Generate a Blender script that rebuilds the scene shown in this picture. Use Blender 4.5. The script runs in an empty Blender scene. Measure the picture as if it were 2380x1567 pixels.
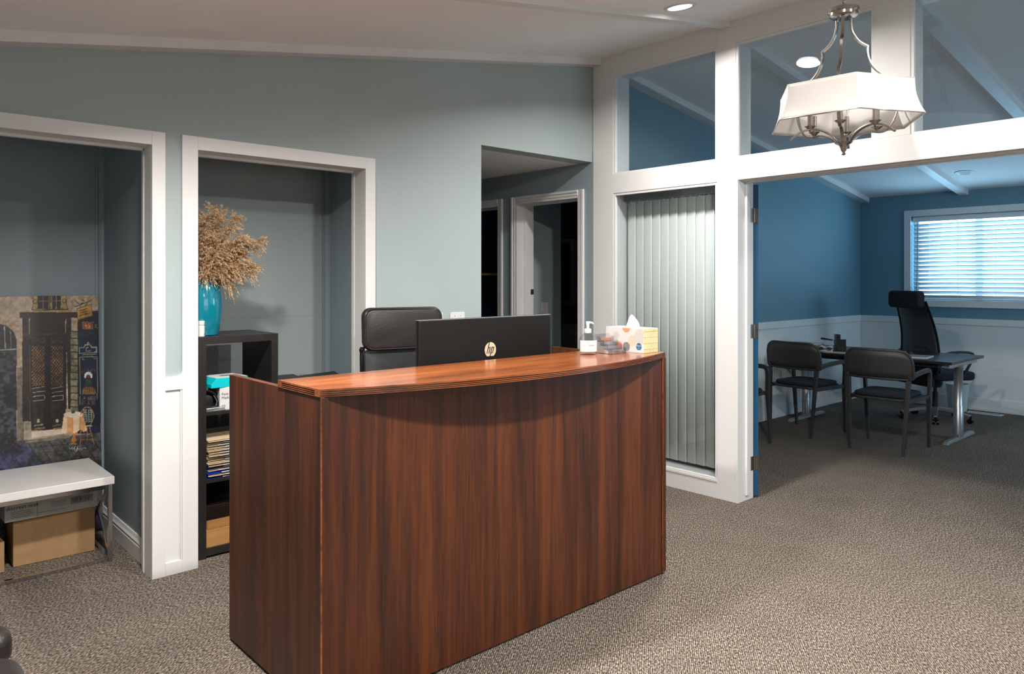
import bpy, math, random
import numpy as np
from mathutils import Vector, Matrix
random.seed(7)
rng = np.random.default_rng(7)
R = math.radians
PI = math.pi
SC = bpy.context.scene
COL = SC.collection

# ------------------------------------------------------------------ camera
cam_d = bpy.data.cameras.new('camera')
cam = bpy.data.objects.new('camera', cam_d)
COL.objects.link(cam)
SC.camera = cam
cam.location = (0, 0, 1.42)
cam.rotation_euler = (R(90), 0, R(47.87 - 90))
cam_d.sensor_fit = 'HORIZONTAL'
cam_d.sensor_width = 36.0
cam_d.lens = 36.0 * 1728.0 / 2380.0
cam_d.shift_y = -(783.5 - 648.0) / 2380.0
cam_d.clip_start = 0.05
cam_d.clip_end = 100

# ------------------------------------------------------------------ sky, lights, exposure
W = bpy.data.worlds.new('sky')
SC.world = W
W.use_nodes = True
_bg = W.node_tree.nodes['Background']
_bg.inputs[0].default_value = (0.40, 0.72, 1.0, 1)
_bg.inputs[1].default_value = 13.0
SC.view_settings.view_transform = 'Standard'
SC.view_settings.look = 'None'
SC.view_settings.exposure = 0.0
SC.view_settings.gamma = 1.0
SC.view_settings.use_curve_mapping = False
SC.cycles.max_bounces = 8
SC.cycles.diffuse_bounces = 4
SC.cycles.glossy_bounces = 4
SC.cycles.transmission_bounces = 8
SC.cycles.transparent_max_bounces = 16
SC.cycles.caustics_reflective = False
SC.cycles.caustics_refractive = False
SC.cycles.sample_clamp_indirect = 4.0
SC.cycles.use_denoising = True
SC.cycles.use_adaptive_sampling = True
SC.cycles.adaptive_threshold = 0.025
SC.cycles.blur_glossy = 0.5

SLOPE = 0.1667
TILT = math.atan(SLOPE)
def ceil_z(x):            # reception ceiling, rising to the ridge over the white partition
    return 3.06 - SLOPE * (4.205 - x)
OSL = 0.149
def office_z(x):          # office ceiling, falling away from the ridge
    return 3.105 - OSL * (x - 4.3)

DOWNLIGHTS = [(3.48, 2.45, 47), (0.80, 2.36, 76), (2.00, 0.70, 112), (3.40, 0.05, 34), (0.60, -1.30, 34), (2.6, -1.7, 34)]  # the last three are added out of view to fill the room
for i, (lx, ly, pw) in enumerate(DOWNLIGHTS):
    ld = bpy.data.lights.new('downlight_lamp', 'AREA')
    ld.shape = 'DISK'
    ld.size = 0.15
    ld.energy = pw
    ld.spread = R((156, 148, 170, 170, 165, 165)[i])
    ld.color = (1.0, 0.96, 0.915)
    lo = bpy.data.objects.new('downlight_lamp', ld)
    lo.location = (lx, ly, ceil_z(lx) - 0.022)
    lo.rotation_euler = (0, -TILT, 0)
    COL.objects.link(lo)
# two added soft fill lamps, out of view on the front and left walls
for (fx, fy, fz, w_, h_, rz, pw) in ((1.6, -3.06, 1.45, 2.6, 1.3, 0, 24), (-1.36, .2, 1.30, 2.2, 1.2, -90, 10)):
    ld = bpy.data.lights.new('room_fill_light', 'AREA')
    ld.shape = 'RECTANGLE'; ld.size = w_; ld.size_y = h_; ld.energy = pw; ld.color = (1.0, .975, .95)
    lo = bpy.data.objects.new('room_fill_light', ld)
    lo.location = (fx, fy, fz); lo.rotation_euler = (R(90), 0, R(rz) + R(0))
    COL.objects.link(lo)
# added bluish fill lamp on the unseen side wall, brightening the office
ld = bpy.data.lights.new('office_fill_light', 'AREA')
ld.shape = 'RECTANGLE'; ld.size = 1.6; ld.size_y = 1.0; ld.energy = 44; ld.color = (.52, .78, 1.0)
lo = bpy.data.objects.new('office_fill_light', ld)
lo.location = (7.4, -1.06, 1.55); lo.rotation_euler = (R(90), 0, 0)
COL.objects.link(lo)
# daylight enters through the office window: a portal guides the sky's light
pd = bpy.data.lights.new('window_portal', 'AREA')
pd.shape = 'RECTANGLE'
pd.size = 0.95
pd.size_y = 1.3
pd.cycles.is_portal = True
po = bpy.data.objects.new('window_portal', pd)
po.location = (9.34, 2.6, 1.655)
po.rotation_euler = (0, R(90), 0)
COL.objects.link(po)

# ------------------------------------------------------------------ materials
def new_mat(name):
    m = bpy.data.materials.new(name)
    m.use_nodes = True
    nt = m.node_tree
    return m, nt, nt.nodes, nt.links, nt.nodes['Principled BSDF']

def noise_mat(name, c1, c2=None, rough=0.5, metal=0.0, scale=8.0, stretch=(1, 1, 1), bump=0.0, bscale=None,
              coat=0.0, detail=4.0, rvar=0.0, spec=None, sheen=0.0, trans=0.0, rot=0.0, contrast=(0.3, 0.7), emis=None, sub=0.0):
    m, nt, N, L, P = new_mat(name)
    c2 = c2 or tuple(min(1, c * 0.93) for c in c1)
    tc = N.new('ShaderNodeTexCoord')
    mp = N.new('ShaderNodeMapping')
    mp.inputs['Scale'].default_value = stretch
    mp.inputs['Rotation'].default_value = (0, 0, rot)
    L.new(tc.outputs['Object'], mp.inputs[0])
    nz = N.new('ShaderNodeTexNoise')
    nz.inputs['Scale'].default_value = scale
    nz.inputs['Detail'].default_value = detail
    L.new(mp.outputs[0], nz.inputs['Vector'])
    cr = N.new('ShaderNodeValToRGB')
    cr.color_ramp.elements[0].position = contrast[0]
    cr.color_ramp.elements[1].position = contrast[1]
    cr.color_ramp.elements[0].color = (*c1, 1)
    cr.color_ramp.elements[1].color = (*c2, 1)
    L.new(nz.outputs['Fac'], cr.inputs[0])
    L.new(cr.outputs[0], P.inputs['Base Color'])
    P.inputs['Roughness'].default_value = rough
    P.inputs['Metallic'].default_value = metal
    if spec is not None: P.inputs['Specular IOR Level'].default_value = spec
    if coat:
        P.inputs['Coat Weight'].default_value = coat
        P.inputs['Coat Roughness'].default_value = 0.12
    if sheen: P.inputs['Sheen Weight'].default_value = sheen
    if trans: P.inputs['Transmission Weight'].default_value = trans
    if bump:
        b = N.new('ShaderNodeBump')
        b.inputs['Strength'].default_value = bump
        b.inputs['Distance'].default_value = 0.002
        n2 = N.new('ShaderNodeTexNoise')
        n2.inputs['Scale'].default_value = bscale or scale * 6
        n2.inputs['Detail'].default_value = 3
        L.new(mp.outputs[0], n2.inputs['Vector'])
        L.new(n2.outputs['Fac'], b.inputs['Height'])
        L.new(b.outputs[0], P.inputs['Normal'])
    if emis:
        P.inputs['Emission Color'].default_value = (*emis[0], 1)
        P.inputs['Emission Strength'].default_value = emis[1]
    return m

M = {}
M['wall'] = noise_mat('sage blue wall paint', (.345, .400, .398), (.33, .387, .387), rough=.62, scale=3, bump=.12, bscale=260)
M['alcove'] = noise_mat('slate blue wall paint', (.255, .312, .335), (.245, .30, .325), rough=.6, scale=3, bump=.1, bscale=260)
M['office'] = noise_mat('office blue wall paint', (.150, .285, .355), (.14, .27, .34), rough=.5, scale=2, bump=.08, bscale=200)
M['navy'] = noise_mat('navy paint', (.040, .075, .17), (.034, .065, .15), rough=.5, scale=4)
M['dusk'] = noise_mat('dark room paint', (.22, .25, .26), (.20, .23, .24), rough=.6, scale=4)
M['white'] = noise_mat('white trim paint', (.71, .70, .69), (.69, .68, .67), rough=.38, scale=5, bump=.06, bscale=90, stretch=(1, 1, .15))
M['ceiling'] = noise_mat('ceiling paint', (.84, .83, .82), (.82, .81, .80), rough=.8, scale=2, bump=.15, bscale=300)
M['wainscot'] = noise_mat('white wainscot paint', (.78, .78, .77), (.75, .75, .74), rough=.5, scale=5)
M['door'] = noise_mat('blue door paint', (.012, .075, .15), (.010, .062, .125), rough=.4, scale=5)
M['nickel'] = noise_mat('brushed nickel', (.44, .40, .36), (.36, .33, .30), rough=.24, metal=1, scale=20, stretch=(1, 1, .2))
M['chrome'] = noise_mat('chrome', (.62, .62, .62), (.5, .5, .5), rough=.14, metal=1, scale=6)
M['silver'] = noise_mat('silver painted metal', (.42, .43, .44), (.38, .39, .40), rough=.35, metal=.8, scale=30)
M['steel'] = noise_mat('worn hinge steel', (.34, .31, .28), (.22, .20, .18), rough=.35, metal=1, scale=40)
M['blackplastic'] = noise_mat('black plastic', (.014, .013, .013), (.011, .010, .010), rough=.42, scale=20, bump=.1, bscale=500)
M['blackgloss'] = noise_mat('glossy black plastic', (.008, .008, .009), (.006, .006, .007), rough=.12, scale=10)
M['monitor'] = noise_mat('monitor shell plastic', (.0085, .0070, .0065), (.007, .006, .0055), rough=.55, spec=.22, scale=6, bump=.1, bscale=600)
M['leather'] = noise_mat('black leather', (.022, .017, .015), (.015, .012, .011), rough=.36, scale=9, bump=.35, bscale=150)
M['seatcloth'] = noise_mat('dark seat cloth', (.018, .019, .026), (.012, .013, .018), rough=.9, scale=60, bump=.5, bscale=900)
M['chairgrey'] = noise_mat('charcoal chair resin', (.034, .033, .033), (.029, .028, .028), rough=.5, scale=12, bump=.1, bscale=300)
M['blackbrown'] = noise_mat('black brown shelf foil', (.020, .016, .015), (.013, .011, .011), rough=.38, scale=14, stretch=(1, 1, .06), bump=.1)
M['deskblack'] = noise_mat('black brown desk veneer', (.016, .018, .022), (.012, .013, .016), rough=.28, scale=14, stretch=(1, .08, 1))
M['teal'] = noise_mat('teal glazed ceramic', (.004, .19, .27), (.003, .17, .25), rough=.10, scale=5, coat=.6)
M['bench'] = noise_mat('white lacquer top', (.72, .69, .67), (.69, .66, .64), rough=.22, scale=4)
M['card'] = noise_mat('brown cardboard', (.36, .215, .10), (.31, .185, .085), rough=.85, scale=30, bump=.2)
M['greycard'] = noise_mat('grey printed carton', (.42, .40, .38), (.38, .36, .34), rough=.5, scale=10)
M['paper'] = noise_mat('white paper', (.60, .59, .575), (.57, .56, .545), rough=.8, scale=20)
M['cream'] = noise_mat('manila paper', (.58, .45, .28), (.52, .40, .24), rough=.8, scale=20)
M['bluecard'] = noise_mat('blue file card', (.01, .04, .55), (.008, .03, .45), rough=.45, scale=20)
M['ink'] = noise_mat('black ink', (.012, .012, .012), (.02, .02, .02), rough=.6, scale=20)
M['greyink'] = noise_mat('grey ink', (.20, .20, .20), (.24, .24, .24), rough=.6, scale=20)
M['tissue'] = noise_mat('tissue', (.86, .85, .84), (.82, .81, .80), rough=.95, scale=12, bump=.4, bscale=60)
M['whiteplastic'] = noise_mat('white plastic', (.64, .63, .61), (.61, .60, .58), rough=.3, scale=12)
M['tealcard'] = noise_mat('turquoise carton', (.0, .52, .56), (.0, .46, .50), rough=.4, scale=9)
M['brass'] = noise_mat('pale gold logo', (.74, .58, .40), (.70, .54, .37), rough=.35, metal=.2, scale=9)
M['oak'] = noise_mat('oiled light wood', (.42, .22, .075), (.26, .125, .04), rough=.5, scale=12, stretch=(.15, 1, 1.6), bump=.2)
M['darkwood'] = noise_mat('dark stained wood', (.035, .018, .010), (.02, .011, .007), rough=.5, scale=12, stretch=(.15, 1, 1.6))
M['blue'] = noise_mat('blue plastic', (.01, .09, .75), (.01, .07, .6), rough=.3, scale=9)
M['yellow'] = noise_mat('yellow pencil lacquer', (.60, .30, .04), (.5, .25, .03), rough=.4, scale=9)
M['labelblue'] = noise_mat('blue print', (.03, .16, .33), (.03, .14, .30), rough=.5, scale=9)
M['orange'] = noise_mat('orange print', (.75, .28, .16), (.68, .25, .14), rough=.6, scale=9)
M['palegrey'] = noise_mat('pale grey print', (.50, .50, .48), (.46, .46, .44), rough=.6, scale=9)
M['sand'] = noise_mat('woven yellow print', (.72, .62, .36), (.66, .57, .33), rough=.6, scale=30)
M['sanddark'] = noise_mat('woven brown print', (.34, .25, .09), (.30, .22, .08), rough=.6, scale=30)
M['bag'] = noise_mat('white bin plastic', (.62, .62, .62), (.58, .58, .58), rough=.4, scale=9)
M['pampas'] = noise_mat('dried pampas', (.70, .48, .28), (.36, .225, .11), rough=.9, scale=22)
M['pampasstem'] = noise_mat('dried stem', (.30, .20, .10), (.24, .16, .08), rough=.8, scale=35)
M['lens'] = noise_mat('downlight diffuser', (.9, .9, .9), (.88, .88, .88), rough=.5, scale=9, emis=((1, .96, .90), 9.0))
M['offlens'] = noise_mat('unlit recessed cone', (.20, .19, .18), (.16, .15, .14), rough=.4, scale=9)
M['vane'] = noise_mat('blind vane fabric', (.69, .69, .645), (.67, .67, .625), rough=.6, scale=40, stretch=(1, 1, .1), bump=.15, bscale=400)
M['slat'] = noise_mat('white blind slat', (.78, .80, .82), (.75, .77, .79), rough=.35, scale=9)

def glass_mat(name, tint=(1, 1, 1), rough=0.0, ior=1.5, refl=1.0):
    m, nt, N, L, P = new_mat(name)
    N.remove(P)
    out = N['Material Output']
    tr = N.new('ShaderNodeBsdfTransparent')
    tr.inputs[0].default_value = (*tint, 1)
    gl = N.new('ShaderNodeBsdfGlossy')
    gl.inputs['Roughness'].default_value = rough
    fr = N.new('ShaderNodeFresnel')
    ge = N.new('ShaderNodeNewGeometry')
    io = N.new('ShaderNodeMath'); io.operation = 'MULTIPLY_ADD'     # the same reflectance on both faces of a thin pane
    io.inputs[1].default_value = 1/ior - ior; io.inputs[2].default_value = ior
    L.new(ge.outputs['Backfacing'], io.inputs[0]); L.new(io.outputs[0], fr.inputs['IOR'])
    mul = N.new('ShaderNodeMath'); mul.operation = 'MULTIPLY'
    mul.inputs[1].default_value = refl
    L.new(fr.outputs[0], mul.inputs[0])
    mx = N.new('ShaderNodeMixShader')
    L.new(mul.outputs[0], mx.inputs[0])
    L.new(tr.outputs[0], mx.inputs[1])
    L.new(gl.outputs[0], mx.inputs[2])
    L.new(mx.outputs[0], out.inputs['Surface'])
    return m
M['glass'] = glass_mat('window glass', (.93, .96, .97), ior=1.62)
M['clear'] = glass_mat('clear acrylic', (.90, .90, .92), ior=1.55, refl=1.6)
M['gel'] = glass_mat('clear bottle gel', (.92, .92, .92), ior=1.5, refl=1.6)

def mesh_fabric(name):
    m, nt, N, L, P = new_mat(name)
    P.inputs['Base Color'].default_value = (.012, .012, .014, 1)
    P.inputs['Roughness'].default_value = .45
    tc = N.new('ShaderNodeTexCoord')
    nz = N.new('ShaderNodeTexNoise'); nz.inputs['Scale'].default_value = 60
    L.new(tc.outputs['Object'], nz.inputs['Vector'])
    cr = N.new('ShaderNodeValToRGB')
    cr.color_ramp.elements[0].color = (.010, .010, .012, 1); cr.color_ramp.elements[1].color = (.03, .03, .034, 1)
    L.new(nz.outputs['Fac'], cr.inputs[0]); L.new(cr.outputs[0], P.inputs['Base Color'])
    tr = N.new('ShaderNodeBsdfTransparent')
    mx = N.new('ShaderNodeMixShader'); mx.inputs[0].default_value = .80
    L.new(tr.outputs[0], mx.inputs[1]); L.new(P.outputs[0], mx.inputs[2])
    L.new(mx.outputs[0], N['Material Output'].inputs['Surface'])
    return m
M['meshfab'] = mesh_fabric('black mesh fabric')

def shade_mat():
    m, nt, N, L, P = new_mat('white linen shade')
    P.inputs['Base Color'].default_value = (.84, .82, .79, 1)
    P.inputs['Roughness'].default_value = .8
    tc = N.new('ShaderNodeTexCoord')
    nz = N.new('ShaderNodeTexNoise'); nz.inputs['Scale'].default_value = 220
    L.new(tc.outputs['Object'], nz.inputs['Vector'])
    b = N.new('ShaderNodeBump'); b.inputs['Strength'].default_value = .15; b.inputs['Distance'].default_value = .001
    L.new(nz.outputs['Fac'], b.inputs['Height']); L.new(b.outputs[0], P.inputs['Normal'])
    tl = N.new('ShaderNodeBsdfTranslucent'); tl.inputs[0].default_value = (.9, .86, .8, 1)
    mx = N.new('ShaderNodeMixShader'); mx.inputs[0].default_value = .38
    L.new(P.outputs[0], mx.inputs[1]); L.new(tl.outputs[0], mx.inputs[2])
    L.new(mx.outputs[0], N['Material Output'].inputs['Surface'])
    return m
M['shade'] = shade_mat()

def wood_mat(name, dark, mid, light, stretch, rough=.32, coat=.25, scale=1.0):
    m, nt, N, L, P = new_mat(name)
    tc = N.new('ShaderNodeTexCoord')
    mp = N.new('ShaderNodeMapping'); mp.inputs['Scale'].default_value = stretch
    L.new(tc.outputs['Object'], mp.inputs[0])
    a = N.new('ShaderNodeTexNoise'); a.inputs['Scale'].default_value = 5.5 * scale; a.inputs['Detail'].default_value = 6
    a.inputs['Distortion'].default_value = .5
    b = N.new('ShaderNodeTexNoise'); b.inputs['Scale'].default_value = 48 * scale; b.inputs['Detail'].default_value = 5
    L.new(mp.outputs[0], a.inputs['Vector']); L.new(mp.outputs[0], b.inputs['Vector'])
    mix = N.new('ShaderNodeMath'); mix.operation = 'MULTIPLY_ADD'
    mix.inputs[1].default_value = .38
    L.new(b.outputs['Fac'], mix.inputs[0])
    sc = N.new('ShaderNodeMath'); sc.operation = 'MULTIPLY'; sc.inputs[1].default_value = .66
    L.new(a.outputs['Fac'], sc.inputs[0]); L.new(sc.outputs[0], mix.inputs[2])
    cr = N.new('ShaderNodeValToRGB')
    e = cr.color_ramp.elements
    e[0].position = .36; e[0].color = (*dark, 1)
    e[1].position = .66; e[1].color = (*light, 1)
    k = e.new(.51); k.color = (*mid, 1)
    L.new(mix.outputs[0], cr.inputs[0]); L.new(cr.outputs[0], P.inputs['Base Color'])
    P.inputs['Roughness'].default_value = rough
    P.inputs['Coat Weight'].default_value = coat
    P.inputs['Coat Roughness'].default_value = .18
    bp = N.new('ShaderNodeBump'); bp.inputs['Strength'].default_value = .06; bp.inputs['Distance'].default_value = .001
    L.new(b.outputs['Fac'], bp.inputs['Height']); L.new(bp.outputs[0], P.inputs['Normal'])
    return m
M['mahogany'] = wood_mat('mahogany laminate panel', (.022, .0062, .0025), (.058, .0140, .0040), (.112, .029, .0062), (1, 1, .035), rough=.45, coat=0.0, scale=3.4)
M['mahoganytop'] = wood_mat('mahogany laminate top', (.08, .020, .006), (.23, .064, .017), (.36, .112, .030), (.08, 1, 1), rough=.20, coat=.3, scale=1.6)
M['mahoganyedge'] = wood_mat('mahogany edge', (.05, .014, .007), (.085, .024, .011), (.13, .04, .018), (.2, 1, 1), rough=.3)

def carpet_mat():
    m, nt, N, L, P = new_mat('ribbed loop carpet')
    tc = N.new('ShaderNodeTexCoord')
    mp = N.new('ShaderNodeMapping'); mp.inputs['Rotation'].default_value = (0, 0, -R(37))
    L.new(tc.outputs['Object'], mp.inputs[0])
    wv = N.new('ShaderNodeTexWave'); wv.wave_type = 'BANDS'; wv.bands_direction = 'Y'
    wv.inputs['Scale'].default_value = 2 * PI / 20 / .0078 
    wv.inputs['Distortion'].default_value = .8; wv.inputs['Detail'].default_value = 1; wv.inputs['Detail Scale'].default_value = 30
    L.new(mp.outputs[0], wv.inputs['Vector'])
    mp2 = N.new('ShaderNodeMapping'); mp2.inputs['Scale'].default_value = (.55, 1.5, 1)
    L.new(mp.outputs[0], mp2.inputs[0])
    n1 = N.new('ShaderNodeTexNoise'); n1.inputs['Scale'].default_value = 130; n1.inputs['Detail'].default_value = 3
    L.new(mp2.outputs[0], n1.inputs['Vector'])
    n2 = N.new('ShaderNodeTexNoise'); n2.inputs['Scale'].default_value = 3.5; n2.inputs['Detail'].default_value = 5
    L.new(mp.outputs[0], n2.inputs['Vector'])
    cr = N.new('ShaderNodeValToRGB')
    e = cr.color_ramp.elements
    e[0].position = .33; e[0].color = (.028, .022, .018, 1)
    e[1].position = .70; e[1].color = (.52, .44, .365, 1)
    k = e.new(.5); k.color = (.175, .143, .118, 1)
    L.new(n1.outputs['Fac'], cr.inputs[0])
    mx = N.new('ShaderNodeMixRGB'); mx.blend_type = 'MULTIPLY'; mx.inputs[0].default_value = .78
    cw = N.new('ShaderNodeValToRGB')
    cw.color_ramp.elements[0].position = .1; cw.color_ramp.elements[0].color = (.28, .27, .26, 1)
    cw.color_ramp.elements[1].position = .62; cw.color_ramp.elements[1].color = (1, 1, 1, 1)
    L.new(wv.outputs['Fac'], cw.inputs[0])
    L.new(cr.outputs[0], mx.inputs[1]); L.new(cw.outputs[0], mx.inputs[2])
    m2 = N.new('ShaderNodeMixRGB'); m2.blend_type = 'MULTIPLY'; m2.inputs[0].default_value = .35
    c3 = N.new('ShaderNodeValToRGB'); c3.color_ramp.elements[0].position = .3; c3.color_ramp.elements[1].position = .7
    c3.color_ramp.elements[0].color = (.62, .6, .58, 1)
    L.new(n2.outputs['Fac'], c3.inputs[0])
    L.new(mx.outputs[0], m2.inputs[1]); L.new(c3.outputs[0], m2.inputs[2])
    L.new(m2.outputs[0], P.inputs['Base Color'])
    P.inputs['Roughness'].default_value = .95
    P.inputs['Specular IOR Level'].default_value = .1
    bp = N.new('ShaderNodeBump'); bp.inputs['Strength'].default_value = .5; bp.inputs['Distance'].default_value = .003
    L.new(wv.outputs['Fac'], bp.inputs['Height']); L.new(bp.outputs[0], P.inputs['Normal'])
    return m
M['carpet'] = carpet_mat()

# ------------------------------------------------------------------ mesh helpers
class MB:
    def __init__(s): s.v = []; s.f = []
    def add(s, vs, fs):
        n = len(s.v); s.v += [tuple(v) for v in vs]; s.f += [tuple(i + n for i in f) for f in fs]; return s
    def box(s, x0, x1, y0, y1, z0, z1):
        return s.add([(x0,y0,z0),(x1,y0,z0),(x1,y1,z0),(x0,y1,z0),(x0,y0,z1),(x1,y0,z1),(x1,y1,z1),(x0,y1,z1)],
                     [(0,3,2,1),(4,5,6,7),(0,1,5,4),(1,2,6,5),(2,3,7,6),(3,0,4,7)])
    def hexa(s, bot, top):      # two quads of 4 points
        return s.add(list(bot) + list(top), [(0,3,2,1),(4,5,6,7),(0,1,5,4),(1,2,6,5),(2,3,7,6),(3,0,4,7)])
    def prism(s, pts, axis, a, b):   # pts: 2D polygon; axis the extrusion axis
        def P(p, t):
            if axis == 'z': return (p[0], p[1], t)
            if axis == 'y': return (p[0], t, p[1])
            return (t, p[0], p[1])
        n = len(pts)
        vs = [P(p, a) for p in pts] + [P(p, b) for p in pts]
        fs = [tuple(range(n)), tuple(range(2*n-1, n-1, -1))] + [(i, n+i, n+(i+1)%n, (i+1)%n) for i in range(n)]
        return s.add(vs, fs)
    def lathe(s, prof, n=24, c=(0,0,0), cap=True):   # prof: (r, z)
        vs = []
        for r, z in prof:
            for k in range(n):
                a = 2*PI*k/n
                vs.append((c[0]+r*math.cos(a), c[1]+r*math.sin(a), c[2]+z))
        fs = []
        for i in range(len(prof)-1):
            for k in range(n):
                k2 = (k+1) % n
                fs.append((i*n+k, i*n+k2, (i+1)*n+k2, (i+1)*n+k))
        if cap:
            fs.append(tuple(reversed(range(n)))); fs.append(tuple(range((len(prof)-1)*n, len(prof)*n)))
        return s.add(vs, fs)
    def tube(s, pts, r, n=8, sq=None, closed=False, up=None):   # swept round or rectangular bar
        pts = [Vector(p) for p in pts]
        m = len(pts)
        rs = r if isinstance(r, (list, tuple)) else [r]*m
        tang = []
        for i in range(m):
            if closed: t = pts[(i+1) % m] - pts[i-1]
            elif i == 0: t = pts[1]-pts[0]
            elif i == m-1: t = pts[-1]-pts[-2]
            else: t = (pts[i+1]-pts[i]).normalized() + (pts[i]-pts[i-1]).normalized()
            tang.append(t.normalized())
        u = Vector(up) if up else (Vector((0,0,1)) if abs(tang[0].z) < .9 else Vector((1,0,0)))
        vs = []
        for i in range(m):
            t = tang[i]
            u = (u - t*u.dot(t)).normalized()
            w = t.cross(u)
            if sq:
                hw, hh = sq[0]*rs[i], sq[1]*rs[i]
                for a, b in ((-1,-1),(1,-1),(1,1),(-1,1)):
                    vs.append(pts[i] + w*(a*hw) + u*(b*hh))
            else:
                for k in range(n):
                    a = 2*PI*k/n
                    vs.append(pts[i] + w*(rs[i]*math.cos(a)) + u*(rs[i]*math.sin(a)))
        q = 4 if sq else n
        fs = []
        for i in range(m if closed else m-1):
            j = (i+1) % m
            for k in range(q):
                k2 = (k+1) % q
                fs.append((i*q+k, i*q+k2, j*q+k2, j*q+k))
        if not closed:
            fs.append(tuple(reversed(range(q)))); fs.append(tuple(range((m-1)*q, m*q)))
        return s.add(vs, fs)
    def sphere(s, c, r, n=12, sx=1, sy=1, sz=1):
        prof = [(max(1e-4, math.sin(PI*i/(n//2))), -math.cos(PI*i/(n//2))) for i in range(n//2+1)]
        k0 = len(s.v)
        s.lathe([(a, b) for a, b in prof], n, (0,0,0))
        for i in range(k0, len(s.v)):
            x, y, z = s.v[i]; s.v[i] = (c[0]+x*r*sx, c[1]+y*r*sy, c[2]+z*r*sz)
        return s
    def grid(s, fn, nu, nv):        # fn(i/nu, j/nv) -> point
        vs = [fn(i/nu, j/nv) for j in range(nv+1) for i in range(nu+1)]
        fs = [(j*(nu+1)+i, j*(nu+1)+i+1, (j+1)*(nu+1)+i+1, (j+1)*(nu+1)+i) for j in range(nv) for i in range(nu)]
        return s.add(vs, fs)
    def xf(s, mat):
        s.v = [tuple(mat @ Vector(v)) for v in s.v]; return s
    def build(s, name, m, parent=None, smooth=False, bevel=0, seg=2, solid=0, w=False, label=None, subsurf=0, recalc=False):
        me = bpy.data.meshes.new(name)
        vs = s.v
        if w and parent is not None:
            o = world_loc(parent)
            vs = [(v[0]-o.x, v[1]-o.y, v[2]-o.z) for v in vs]
        me.from_pydata(vs, [], s.f)
        me.materials.append(M[m] if isinstance(m, str) else m)
        if recalc:
            import bmesh
            bm = bmesh.new(); bm.from_mesh(me)
            bmesh.ops.recalc_face_normals(bm, faces=bm.faces[:])
            bm.to_mesh(me); bm.free()
        if smooth:
            me.polygons.foreach_set('use_smooth', [True]*len(me.polygons))
            me.set_sharp_from_angle(angle=R(smooth if smooth > 1 else 40))
        me.update()
        ob = bpy.data.objects.new(name, me)
        COL.objects.link(ob)
        if parent is not None: ob.parent = parent
        if solid:
            md = ob.modifiers.new('solid', 'SOLIDIFY'); md.thickness = solid; md.offset = 0
        if bevel:
            md = ob.modifiers.new('bevel', 'BEVEL'); md.width = bevel; md.segments = seg; md.limit_method = 'ANGLE'; md.angle_limit = R(35)
            md.harden_normals = False
        if subsurf:
            md = ob.modifiers.new('sub', 'SUBSURF'); md.levels = subsurf; md.render_levels = subsurf
        if label: ob['label'] = label
        return ob

def world_loc(o):
    v = Vector(o.location)
    while o.parent is not None:
        o = o.parent; v = v + Vector(o.location)
    return v

def thing(name, label, cat, loc=(0,0,0), rz=0.0, group=None):
    o = bpy.data.objects.new(name, None)
    COL.objects.link(o)
    o.empty_display_size = .05
    o.location = loc; o.rotation_euler = (0, 0, rz)
    o['label'] = label; o['category'] = cat
    if group: o['group'] = group
    return o
def tag(o, label, cat, group=None, kind=None):
    o['label'] = label; o['category'] = cat
    if group: o['group'] = group
    if kind: o['kind'] = kind
    return o
def setting(name, loc=(0,0,0)):
    o = bpy.data.objects.new(name, None); COL.objects.link(o); o.location = loc
    o.empty_display_size = .05
    o['kind'] = 'structure'; return o
def struct(name, mb, m, **k):
    o = mb.build(name, m, **k); o['kind'] = 'structure'; return o
def bx(x0, x1, y0, y1, z0, z1): return MB().box(x0, x1, y0, y1, z0, z1)
def copy_tree(o, parent=None):
    c = o.copy(); COL.objects.link(c)
    if parent is not None: c.parent = parent
    for ch in o.children: copy_tree(ch, c)
    return c
def text_mesh(name, body, size, m, parent, loc, rot, shear=0.0, ext=0.0002, align='CENTER', sx=1.0):
    cu = bpy.data.curves.new(name, 'FONT')
    cu.body = body; cu.size = size; cu.extrude = ext; cu.align_x = align; cu.align_y = 'CENTER'; cu.shear = shear
    cu.resolution_u = 3
    t = bpy.data.objects.new(name, cu); COL.objects.link(t)
    bpy.context.view_layer.update()
    me = bpy.data.meshes.new_from_object(t.evaluated_get(bpy.context.evaluated_depsgraph_get()))
    COL.objects.unlink(t); bpy.data.objects.remove(t)
    me.name = name
    me.materials.clear(); me.materials.append(M[m])
    ob = bpy.data.objects.new(name, me); COL.objects.link(ob)
    ob.parent = parent; ob.location = loc; ob.rotation_euler = rot; ob.scale = (sx, 1, 1)
    return ob
def rrect(cx, cy, w, h, r, n=5):     # rounded rectangle outline
    pts = []
    for qx, qy, a0 in ((1,-1,-90),(1,1,0),(-1,1,90),(-1,-1,180)):
        for k in range(n+1):
            a = R(a0 + 90*k/n)
            pts.append((cx + qx*(w/2-r) + r*math.cos(a), cy + qy*(h/2-r) + r*math.sin(a)))
    return pts
# ================================================================== the setting
YA0, YA1 = 3.75, 3.88      # back wall of the reception
XB0, XB1 = 4.205, 4.39     # white partition with the transoms
struct('floor', bx(-1.5, 9.4, -3.2, 7.2, -.06, 0), 'carpet')
# ceilings (thick slabs, the ridge runs over the white partition)
def slab(x0, x1, y0, y1, zf, t=.12):
    return MB().prism([(x0, zf(x0)), (x1, zf(x1)), (x1, zf(x1)+t), (x0, zf(x0)+t)], 'y', y0, y1)
struct('ceiling', slab(-1.5, 4.3, -3.2, YA1, ceil_z), 'ceiling')
struct('ceiling_office', slab(4.3, 9.4, -1.2, 3.9, office_z), 'ceiling')

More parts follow.
